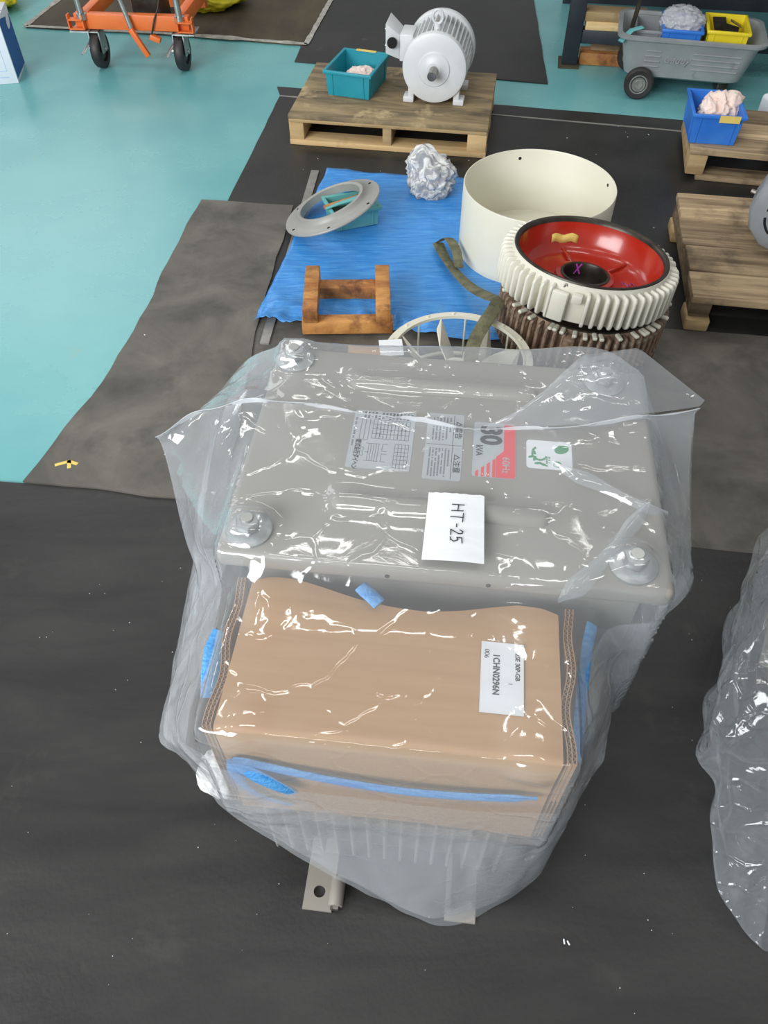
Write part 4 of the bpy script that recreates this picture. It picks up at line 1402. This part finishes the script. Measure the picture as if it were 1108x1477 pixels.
LH = 0.158   # height of the rusty ring
lr = thing('finned_casting', 'rusty bare finned ring casting underneath the cream one', 'casting', (0.586, 1.953, TZ_ + 0.014), rot=(R(-2), R(3.5), 0))
MB().lathe([(0.19, 0.0), (0.222, 0.0), (0.224, LH - 0.014), (0.220, LH), (0.19, LH)], 72).build('shell', M_rust, lr, smooth=40)
fin_ring(lr, 60, 0.223, 0.248, LH - 0.006, M_rust)
flk = MB().box((0.236, 0, LH - 0.004), (0.030, 0.013, 0.010)).mesh('paint_flake', M_cream, bevel=0.003, seg=1)
rf = random.Random(3)
for k in range(60):
    if rf.random() < 0.62:
        link('paint_flake', flk, lr, (0, 0, rf.uniform(-0.003, 0.001)), (0, 0, R(6 * k + rf.uniform(-2, 2))))
for deg in (250, 20, 140):
    MB().box((0.236 * math.cos(R(deg)), 0.236 * math.sin(R(deg)), LH - 0.03), (0.036, 0.03, 0.03), (0, 0, R(deg))).build('lug', M_rust, lr, bevel=0.004)
MB().lathe([(0.200, LH - 0.001), (0.225, LH - 0.001), (0.225, LH + 0.004), (0.200, LH + 0.004)], 72).build('top_rim', M_black, lr)

ur = thing('finned_casting', 'cream finned ring casting with glossy red inside and dark hub', 'casting', (0.577, 1.948, TZ_ + LH + 0.033), rot=(R(-5), R(5), 0))
ur.scale = (0.935, 0.935, 0.98)
MB().lathe([(0.205, 0.0), (0.238, 0.0), (0.241, 0.085), (0.236, 0.108), (0.230, 0.108), (0.225, 0.10), (0.205, 0.02)], 96).build('shell', M_creamfin, ur, smooth=40)
MB().lathe([(0.218, 0.100), (0.2345, 0.1075), (0.2325, 0.1125), (0.2265, 0.1125), (0.2205, 0.1085)], 96).build('machined_rim', M_black, ur, smooth=60)
MB().lathe([(0.2210, 0.1085), (0.2185, 0.09), (0.205, 0.040), (0.190, 0.022), (0.160, 0.016), (0.095, 0.014), (0.090, 0.034), (0.076, 0.036), (0.074, 0.010), (0.21, 0.004), (0.226, 0.09)], 96).build('red_interior', M_redpaint, ur, smooth=50)
hb = MB().lathe([(0.0758, 0.036), (0.0765, 0.039), (0.069, 0.040), (0.066, 0.036), (0.066, 0.0), (0.0745, 0.0)], 64).build('hub_bore', M_black, ur, smooth=50)
MB().cyl((0, 0, -0.004), (0, 0, 0.0), 0.0665, n=48).build('bore_floor', M_black, hb)
for deg in (35, 100, 165, 230, 295):
    t = R(deg)
    MB().box((0.145 * math.cos(t), 0.145 * math.sin(t), 0.019), (0.105, 0.012, 0.014), (0, R(-4), t)).build('web', M_redpaint, ur, bevel=0.004)
fin_ring(ur, 60, 0.240, 0.270, 0.098, M_creamfin, skip=((236, 256), (350, 357)))
lg = MB()
lg.box((0.254 * math.cos(R(240)), 0.254 * math.sin(R(240)), 0.045), (0.020, 0.050, 0.086), (0, 0, R(240)))
lg.build('lug', M_creamfin, ur, bevel=0.006)
MB().box((0.256 * math.cos(R(251)), 0.256 * math.sin(R(251)), 0.080), (0.026, 0.030, 0.024), (0, 0, R(251))).build('lug', M_creamfin, ur, bevel=0.004)
MB().box((0.256 * math.cos(R(353)), 0.256 * math.sin(R(353)), 0.060), (0.022, 0.030, 0.060), (0, 0, R(353))).build('lug', M_creamfin, ur, bevel=0.004)
# yellow tape on the red wall and magenta paint X in the bore, violet scribble
tpv = []
for i in range(9):
    t = R(112 - i * 3.2)
    for zz, r_ in ((0.040, 0.2035), (0.064, 0.2105)):
        tpv.append((r_ * math.cos(t), r_ * math.sin(t), zz + 0.004 * math.sin(i * 1.3)))
mb = MB().add(tpv, [(2 * i, 2 * i + 2, 2 * i + 3, 2 * i + 1) for i in range(8)])
tpo = mb.build('yellow_tape', M_yelltape, ur)
tpo.modifiers.new('thickness', 'SOLIDIFY').thickness = 0.0006
mb = MB()
for (ta, za_, tb_, zb) in ((104, 0.004, 87, 0.036), (87, 0.004, 103, 0.036)):
    seg = []
    for i in range(7):
        f = i / 6
        t = R(ta + (tb_ - ta) * f)
        seg.append((0.0655 * math.cos(t), 0.0655 * math.sin(t), za_ + (zb - za_) * f))
    mb.tube(seg, 0.0026, 6, 0.3, side=[(p[0], p[1], 0) for p in seg])
mb.build('painted_x', M_magenta, ur)
sc_ = []
for i in range(12):
    sc_.append((0.120 + 0.045 * i / 11, -0.012 + (0.008 if i % 2 else -0.004) + 0.01 * math.sin(i), 0.0185))
MB().tube(sc_, 0.0016, 5, 0.4).build('marker_scribble', M_violet, ur)

# fan with ring, behind the transformer
fn = thing('fan_wheel', 'cream painted fan ring with paddle blades behind the bagged transformer', 'fan', (0.203, 1.692, TZ_))
MB().lathe([(0.183, 0.130), (0.206, 0.128), (0.208, 0.131), (0.206, 0.134), (0.186, 0.135), (0.183, 0.139), (0.180, 0.139), (0.180, 0.130)], 80).build('ring', M_cream, fn, smooth=40)
MB().lathe([(0.001, 0.0), (0.06, 0.0), (0.06, 0.05), (0.04, 0.10), (0.001, 0.10)], 32, closed=False).build('hub', M_cream, fn)
for k in range(8):
    t = R(45 * k + 12)
    mb = MB()
    mb.add([(0.045, -0.004, 0.012), (0.11, -0.034, 0.02), (0.165, -0.026, 0.05), (0.182, 0.0, 0.130), (0.150, 0.020, 0.120), (0.10, 0.024, 0.10), (0.045, 0.012, 0.07)], [(0, 1, 2, 3, 4, 5, 6)])
    bl = mb.build('blade', M_cream, fn, rot=(0, 0, t), smooth=0)
    bl.modifiers.new('thickness', 'SOLIDIFY').thickness = 0.003
    t = R(45 * k + 34)
    MB().cyl((0.182 * math.cos(t), 0.182 * math.sin(t), 0.002), (0.182 * math.cos(t), 0.182 * math.sin(t), 0.131), 0.0028, n=8).build('stay_rod', M_cream, fn)
MB().lathe([(0.178, 0.0), (0.190, 0.0), (0.190, 0.005), (0.178, 0.005)], 64).build('lower_ring', M_cream, fn)
for k in range(16):
    t = R(22.5 * k)
    MB().cyl((0.196 * math.cos(t), 0.196 * math.sin(t), 0.133), (0.196 * math.cos(t), 0.196 * math.sin(t), 0.1385), 0.0042, n=10).build('rivet', M_cream, fn)

# webbing sling
sp = thing('webbing_sling', 'olive webbing sling trailing over the tarp and fan towards the transformer', 'strap', (0.30, 2.15, TZ_))
o0 = Vector((0.30, 2.15, TZ_))


def ribbon(pts, wd, name, twist=None):
    c = catmull(np.array(pts), 40)
    sides = [(0.25 * math.sin(i * 0.16 + (twist or 0)), 0.1, 1.0) for i in range(40)]
    return MB().tube([Vector(p) - o0 for p in c], wd, 8, 0.13, side=sides).build(name, M_strap, sp, smooth=40)


ribbon([(0.190, 2.470, 0.032), (0.210, 2.36, 0.042), (0.245, 2.25, 0.050), (0.285, 2.13, 0.075), (0.325, 2.00, 0.130), (0.338, 1.93, 0.168)], 0.020, 'upper_run')
ribbon([(0.192, 2.472, 0.036), (0.222, 2.44, 0.068), (0.245, 2.37, 0.068), (0.252, 2.28, 0.055)], 0.016, 'eye_loop', 0.6)
ribbon([(0.338, 1.935, 0.170), (0.328, 1.90, 0.176), (0.305, 1.85, 0.174), (0.28, 1.80, 0.174), (0.25, 1.73, 0.168), (0.235, 1.65, 0.160), (0.23, 1.52, 0.168), (0.23, 1.44, 0.09), (0.23, 1.40, 0.02)], 0.020, 'lower_run', 0.3)

# scraps behind the transformer
tag(MB().box((0, 0, 0.072), (0.10, 0.004, 0.146), (R(-14), 0, R(-5))).build('cardboard_scrap', M_card, None, (-0.052, 1.722, FZ), smooth=0),
    'small brown cardboard scrap sticking up behind the transformer lid', 'cardboard')
tag(MB().box((0, 0, 0), (0.065, 0.06, 0.0015), (R(8), 0, R(5))).build('paper_tag', M_white, None, (0.02, 1.722, 0.158), smooth=0),
    'small white paper tag sticking up behind the transformer lid', 'paper')

# ------------------------------------------------------------------ tub cart with bins
TC = Vector((1.385, 3.895, 0))
tc_ = thing('tub_cart', 'grey moulded plastic tub cart on black wheels with ribbed side', 'cart', (TC.x, TC.y, 0.0), R(-13))


def rrect(w_, d_, r_, n=6):
    pts = []
    for (cx, cy, a0) in ((w_ / 2 - r_, d_ / 2 - r_, 0), (-w_ / 2 + r_, d_ / 2 - r_, 90), (-w_ / 2 + r_, -d_ / 2 + r_, 180), (w_ / 2 - r_, -d_ / 2 + r_, 270)):
        for k in range(n + 1):
            t = R(a0 + 90 * k / n)
            pts.append((cx + r_ * math.cos(t), cy + r_ * math.sin(t)))
    return pts


lv = [(0.48, 0.24, 0.075), (0.52, 0.27, 0.085), (0.585, 0.315, 0.21), (0.60, 0.335, 0.235), (0.640, 0.37, 0.240), (0.645, 0.375, 0.252), (0.605, 0.335, 0.254), (0.585, 0.318, 0.24), (0.50, 0.255, 0.095)]
vs, fs = [], []
npt = 28
for (w_, d_, z) in lv:
    vs += [(x, y, z) for x, y in rrect(w_, d_, 0.06)]
for a in range(len(lv) - 1):
    for i in range(npt):
        j = (i + 1) % npt
        fs.append((a * npt + i, a * npt + j, (a + 1) * npt + j, (a + 1) * npt + i))
fs += [tuple(range(npt - 1, -1, -1)), tuple((len(lv) - 1) * npt + i for i in range(npt))]
MB().add(vs, fs).build('tub', M_tub, tc_, smooth=40)


def side_pt(z):    # front wall y at a height
    return -(0.135 + (0.1575 - 0.135) * (z - 0.085) / 0.125)


for k in range(4):
    z = 0.195 - k * 0.022
    MB().box(((-0.185 - 0.112) / 2, side_pt(z), z), (0.070, 0.008, 0.007), (R(10), 0, 0)).build('side_rib', M_tub, tc_, bevel=0.002, seg=1)
    MB().box(((0.025 + 0.225) / 2, side_pt(z), z), (0.205, 0.008, 0.007), (R(10), 0, 0)).build('side_rib', M_tub, tc_, bevel=0.002, seg=1)
tm = text_mesh('Caddy', 0.044, M_tub, 'lettering', 0.45, 0.0025)
link('lettering', tm, tc_, (-0.045, side_pt(0.165) - 0.0012, 0.165), (R(80), 0, 0))
for (x, y) in ((-0.185, -0.175), (-0.225, 0.150)):
    wl = MB().lathe([(0.030, -0.018), (0.058, -0.020), (0.065, -0.012), (0.065, 0.012), (0.058, 0.020), (0.030, 0.018)], 40, 'Y').build('wheel', M_rubber, tc_, (x, y, 0.0655), smooth=40)
    MB().lathe([(0.001, 0.019), (0.018, 0.021), (0.022, 0.017), (0.034, 0.018), (0.037, 0.0195), (0.041, 0.0185), (0.041, -0.018), (0.001, -0.018)], 40, 'Y', closed=False).build('hub_cap', M_hub, wl, smooth=40)
MB().cyl((-0.185, -0.16, 0.0655), (-0.225, 0.14, 0.0655), 0.010).build('axle', M_black, tc_)
MB().b(-0.23, -0.14, -0.12, 0.10, 0.06, 0.082).build('axle_block', M_black, tc_)
MB().b(0.17, 0.22, -0.08, 0.10, 0.0, 0.08).build('skid_foot', M_black, tc_, bevel=0.01)
MB().tube([(-0.262, -0.06, 0.25), (-0.250, -0.05, 0.36), (-0.245, -0.04, 0.55)], 0.013, 8, 0.5).build('handle_post', M_black, tc_)
MB().tube([(-0.305, -0.165, 0.225), (-0.265, -0.13, 0.262), (-0.22, -0.10, 0.268)], 0.016, 8, 0.25).build('pale_green_strip', M_potteal, tc_)


def in_cart(x, y, z):
    c, s = math.cos(R(-13)), math.sin(R(-13))
    return (TC.x + x * c - y * s, TC.y + x * s + y * c, z)


bin_box('parts_bin', 'blue plastic bin holding a clear parts bag in the tub cart', 0.155, 0.215, 0.175, M_bluebin, in_cart(-0.045, -0.01, 0.1), R(-13), 0.05)
bin_box('parts_bin', 'yellow plastic bin full of dark scraps in the tub cart', 0.160, 0.215, 0.180, M_yellowbin, in_cart(0.150, 0.0, 0.100), R(-13), 0.05)
gb = bin_box('parts_bin', 'grey and blue bin at the handle end of the tub cart', 0.11, 0.19, 0.15, M_tub, in_cart(-0.185, 0.02, 0.1), R(-13), 0.03)
tag(crumple('parts_bag', M_filmsmall, (0.082, 0.095, 0.045), 5.5, None, in_cart(-0.05, -0.005, 0.243), (0, 0, R(-13)), amp=0.4, freq=2.4),
    'silvery clear plastic bag of parts heaped on the blue bin in the cart', 'plastic bag')
for k, (x, y, r_, ti) in enumerate(((0.12, 0.03, 30, 50), (0.16, -0.03, -20, 15), (0.19, 0.05, 70, 20))):
    tag(MB().box((0, 0, 0), (0.085 - 0.01 * k, 0.055, 0.004), (R(ti), R(10), R(r_))).build('metal_scrap', M_black, None, in_cart(x, y, 0.266), smooth=0),
        ('upright dark metal scrap in the yellow bin', 'flat dark metal scrap lying at the front of the yellow bin', 'dark metal scrap at the back of the yellow bin')[k], 'scrap', 'scraps in the yellow bin')

# ------------------------------------------------------------------ steel bench at the back right with timber under it
bn = thing('steel_bench', 'dark blue-grey steel bench with heavy legs behind the tub cart', 'bench', (0.915, 4.16, 0), R(-9))
MB().b(-0.05, 0.05, -0.05, 0.08, 0.0, 0.012).build('foot_plate', M_brown, bn)
MB().b(-0.035, 0.04, -0.03, 0.045, 0.012, 0.72).build('leg', M_darkpaint, bn, bevel=0.004)
MB().b(1.45, 1.525, -0.03, 0.045, 0.0, 0.72).build('leg', M_darkpaint, bn, bevel=0.004)
MB().b(-0.035, 0.04, 0.9, 0.975, 0.0, 0.72).build('leg', M_darkpaint, bn, bevel=0.004)
MB().b(1.45, 1.525, 0.9, 0.975, 0.0, 0.72).build('leg', M_darkpaint, bn, bevel=0.004)
MB().b(0.04, 1.45, -0.02, 0.04, 0.105, 0.165).build('cross_rail', M_darkpaint, bn, bevel=0.003)
MB().b(0.04, 1.45, 0.91, 0.965, 0.105, 0.165).build('cross_rail', M_darkpaint, bn, bevel=0.003)
MB().b(0.0, 1.5, 0.93, 0.95, 0.0, 0.7).build('shade_panel', M_darkpaint, bn)  # dark board added where the floor beyond the bench lies in shade
MB().b(-0.10, 1.6, -0.09, 1.02, 0.72, 0.76).build('shading_bench_top', M_darkpaint, bn, bevel=0.004)  # unseen top, added to shade the space under the bench


def on_bench(x, y, z):
    c, s = math.cos(R(-9)), math.sin(R(-9))
    return (0.915 + x * c - y * s, 4.16 + x * s + y * c, z)


for (lab_, x, y, z, sz) in (('pale timber block on the bench rail, lower of the stack', 0.20, 0.02, 0.183, (0.30, 0.09, 0.036)),
                            ('pale split timber block on top of the stack on the bench rail', 0.17, 0.03, 0.221, (0.32, 0.10, 0.040)),
                            ('reddish timber block on the floor under the bench rail', 0.20, 0.055, 0.028, (0.30, 0.09, 0.055)),
                            ('dark timber block stacked on the floor block under the bench', 0.23, 0.085, 0.078, (0.26, 0.08, 0.045))):
    mt_ = M_woodlight if 'pale' in lab_ else (M_wood if 'dark' in lab_ else M_woodorange)
    tag(MB().box((0, 0, 0), sz).build('timber_block', mt_, None, on_bench(x, y, z), (0, 0, R(-9)), bevel=0.004), lab_, 'timber', 'timber under the bench')

# ------------------------------------------------------------------ orange lift cart at the top left
oc = thing('lift_cart', 'orange hydraulic lift cart on braked casters at the top left', 'cart', (-1.19, 4.12, 0), R(-5))
MB().b(-0.275, 0.275, -0.02, 0.02, 0.172, 0.236).build('cross_beam', M_orange, oc, bevel=0.003)
for sx_ in (-1, 1):
    e_ = MB()
    x = sx_ * 0.262
    e_.b(x - 0.038, x + 0.038, -0.048, -0.018, 0.176, 0.182).b(x - 0.038, x + 0.038, -0.048, -0.018, 0.214, 0.22).b(x - 0.038, x - 0.032, -0.048, -0.018, 0.18, 0.238).b(x + 0.032, x + 0.038, -0.048, -0.018, 0.18, 0.238)
    e_.build('end_bracket', M_orange, oc)
    MB().b(sx_ * 0.255 - 0.045, sx_ * 0.255 + 0.045, -0.05, 0.06, 0.165, 0.1715).build('caster_plate', M_zinc, oc)
    MB().tube([(sx_ * 0.235, -0.02, 0.215), (sx_ * 0.235, -0.03, 0.45), (sx_ * 0.235, -0.06, 0.9)], 0.015, 14).build('push_bar', M_zinc, oc, smooth=60)
    MB().cyl((sx_ * 0.235, -0.02, 0.214), (sx_ * 0.235, -0.02, 0.238), 0.024, n=18).build('collar', M_zinc, oc)
    MB().b(sx_ * 0.23 - 0.022, sx_ * 0.23 + 0.022, 0.0, 1.05, 0.18, 0.24).build('side_rail', M_orange, oc, bevel=0.003)
    # caster: fork, brake, wheel
    cx_ = -0.195 if sx_ < 0 else 0.215
    fk = MB()
    fk.b(cx_ - 0.028, cx_ - 0.022, -0.035, 0.035, 0.07, 0.166).b(cx_ + 0.022, cx_ + 0.028, -0.035, 0.035, 0.07, 0.166).b(cx_ - 0.028, cx_ + 0.028, -0.035, 0.035, 0.160, 0.166)
    fko = fk.build('caster_fork', M_zinc, oc, bevel=0.001, seg=1)
    MB().cyl((cx_ - 0.05, 0.0, 0.082), (cx_ + 0.034, 0.0, 0.082), 0.010, n=12).build('axle_nut', M_zinc, fko)
    MB().tube([(cx_ - 0.03, -0.02, 0.12), (cx_ - 0.045, -0.06, 0.10), (cx_ - 0.055, -0.09, 0.085)], 0.008, 8, 0.4).build('brake_pedal', M_zinc, fko)
    wl = MB().lathe([(0.052, -0.020), (0.076, -0.020), (0.080, -0.014), (0.080, 0.014), (0.076, 0.020), (0.052, 0.020)], 40, 'X').build('wheel', M_rubber, oc, (cx_, 0.0, 0.0805), smooth=40)
    MB().lathe([(0.001, -0.014), (0.030, -0.016), (0.053, -0.010), (0.053, 0.010), (0.030, 0.016), (0.001, 0.014)], 32, 'X', closed=False).build('wheel_disc', M_black, wl, smooth=40)
    MB().lathe([(0.001, -0.02), (0.05, -0.02), (0.05, 0.02), (0.001, 0.02)], 28, 'X', closed=False).build('rear_wheel', M_rubber, oc, (sx_ * 0.23, 0.85, 0.0585))
    MB().b(sx_ * 0.23 - 0.03, sx_ * 0.23 + 0.03, 0.80, 0.90, 0.09, 0.18).build('rear_bracket', M_orange, oc)
MB().tube([(-0.06, -0.03, 0.40), (-0.025, -0.035, 0.30), (0.0, -0.04, 0.19)], 0.011, 12).build('foot_lever', M_zinc, oc, smooth=60)
MB().box((0.03, -0.05, 0.130), (0.024, 0.02, 0.13), (0, R(-28), 0)).build('pedal_arm', M_orange, oc, bevel=0.003)
MB().box((0.105, -0.03, 0.145), (0.05, 0.03, 0.022), (0, R(20), 0)).build('release_pedal', M_orange, oc, bevel=0.003)
MB().b(-0.03, 0.11, 0.10, 0.26, 0.14, 0.34).build('pump_block', M_black, oc, bevel=0.01)
MB().tube([(0.16, 0.02, 0.36), (0.14, -0.01, 0.27), (0.115, -0.03, 0.22), (0.09, -0.03, 0.16)], 0.004, 8).build('brake_cable', M_rubber, oc, smooth=60)
MB().b(-0.20, 0.20, 0.55, 0.60, 0.10, 0.15).build('rear_crossbar', M_orange, oc)

# yellow covers behind the lift cart and behind the carton
tag(crumple('yellow_cover', M_yellow, (0.19, 0.16, 0.07), 3.3, None, (-0.99, 5.02, 0.008), amp=0.3, freq=1.6),
    'bright yellow vinyl cover bundled on the brown sheet behind the lift cart', 'cover', 'yellow covers')
tag(crumple('yellow_cover', M_yellow, (0.26, 0.22, 0.09), 6.4, None, (-2.33, 4.98, 0.0), amp=0.25, freq=1.4),
    'yellow vinyl cover at the top left corner behind the white carton', 'cover', 'yellow covers')

# white carton with blue printed side
wb = thing('carton', 'white cardboard carton with blue printed side standing at the left edge', 'box', (-1.747, 3.938, 0.0), R(10))
MB().b(-0.34, 0.0, 0.0, 0.245, 0.0, 0.268).build('body', M_whitebox, wb, bevel=0.002)
MB().prism([(0.008, 0.018), (0.237, 0.008), (0.232, 0.225), (0.15, 0.235), (0.06, 0.255), (0.01, 0.262)], 0, 0.0008).build('blue_print', M_blueprint, wb, (0.0002, 0, 0), (R(90), 0, R(90)), smooth=0)
MB().prism(ov(0.175, 0.215, 0.045, 0.026, 0.5), 0, 0.0008).build('white_shape', M_whitebox, wb, (0.0006, 0, 0), (R(90), 0, R(90)), smooth=0)
mb = MB()
for (x0, x1, z0, z1) in ((-0.30, -0.035, 0.055, 0.057), (-0.30, -0.035, 0.168, 0.170), (-0.037, -0.035, 0.055, 0.170)):
    mb.b(x0, x1, -0.0008, 0.0, z0, z1)
rnd = random.Random(5)
for k in range(9):
    mb.b(-0.20, -0.06 - rnd.uniform(0, 0.05), -0.0008, 0.0, 0.065 + k * 0.011, 0.070 + k * 0.011)
mb.b(-0.30, -0.035, -0.0008, 0.0, 0.028, 0.031)
mb.build('pale_print', M_bluepale, wb, smooth=0)
MB().b(-0.34, -0.002, 0.118, 0.124, 0.2675, 0.2690).build('lid_gap', M_inkgrey, wb, smooth=0)

# white container at the right edge behind the right pallet
wc = thing('white_canister', 'white plastic canister at the right edge behind the blue bin pallet', 'canister', (1.70, 3.44, FZ), R(20))
MB().b(-0.055, 0.10, -0.06, 0.08, 0.0, 0.125).build('body', M_whitebox, wc, bevel=0.018, seg=3)
MB().cyl((0.03, 0.01, 0.124), (0.03, 0.01, 0.145), 0.022).build('cap', M_whitebox, wc)

# ------------------------------------------------------------------ scraps and grit on the mats
tag(strokes([[(-0.03, 0), (0, 0.012), (0.02, 0.004)], [(0.0, 0.012), (0.005, -0.008)]], M_yelltape, None, 0.0, 0.010, 'yellow_scrap'), 'torn scrap of yellow tape on the grey-brown mat', 'scrap')
bpy.data.objects['yellow_scrap'].location = (-0.842, 1.413, 0.0122)
for k, (x, y, z, lab_) in enumerate(((0.311, 0.285, FZ, 'white chip on the mat in front of the bag, left of the pair'), (0.318, 0.283, FZ, 'white chip on the mat in front of the bag, right of the pair'),
                                     (-0.749, 1.971, 0.012, 'round white paint spot on the grey-brown mat near the transformer'), (1.14, 3.373, FZ, 'white pebble on the black mat by the right pallet'),
                                     (-0.59, 1.45, 0.012, 'pale sliver on the grey-brown mat beside the bag ear'))):
    tag(MB().box((0, 0, 0.0015), (0.003, 0.009 - 0.001 * k, 0.002), (0, 0, R(25 * k))).build('floor_chip', M_white, None, (x, y, z), bevel=0.001, seg=1), lab_, 'chip', 'chips on the mats')
rnd = random.Random(21)
mb = MB()
for k in range(110):
    x, y = rnd.uniform(-0.9, 1.1), rnd.uniform(0.05, 1.08)
    s_ = rnd.uniform(0.0005, 0.0014)
    mb.box((x, y, FZ + 0.0006), (s_, s_ * rnd.uniform(0.6, 2.2), 0.0012), (0, 0, rnd.uniform(0, 3)))
for k in range(50):
    x, y = rnd.uniform(-0.4, 1.1), rnd.uniform(2.3, 3.5)
    s_ = rnd.uniform(0.001, 0.0026)
    mb.box((x, y, FZ + 0.0006), (s_, s_ * rnd.uniform(0.6, 2.2), 0.0012), (0, 0, rnd.uniform(0, 3)))
tag(mb.build('floor_grit', M_white, None, smooth=0), 'fine white specks of grit scattered over the rubber mats', 'grit', kind='stuff')
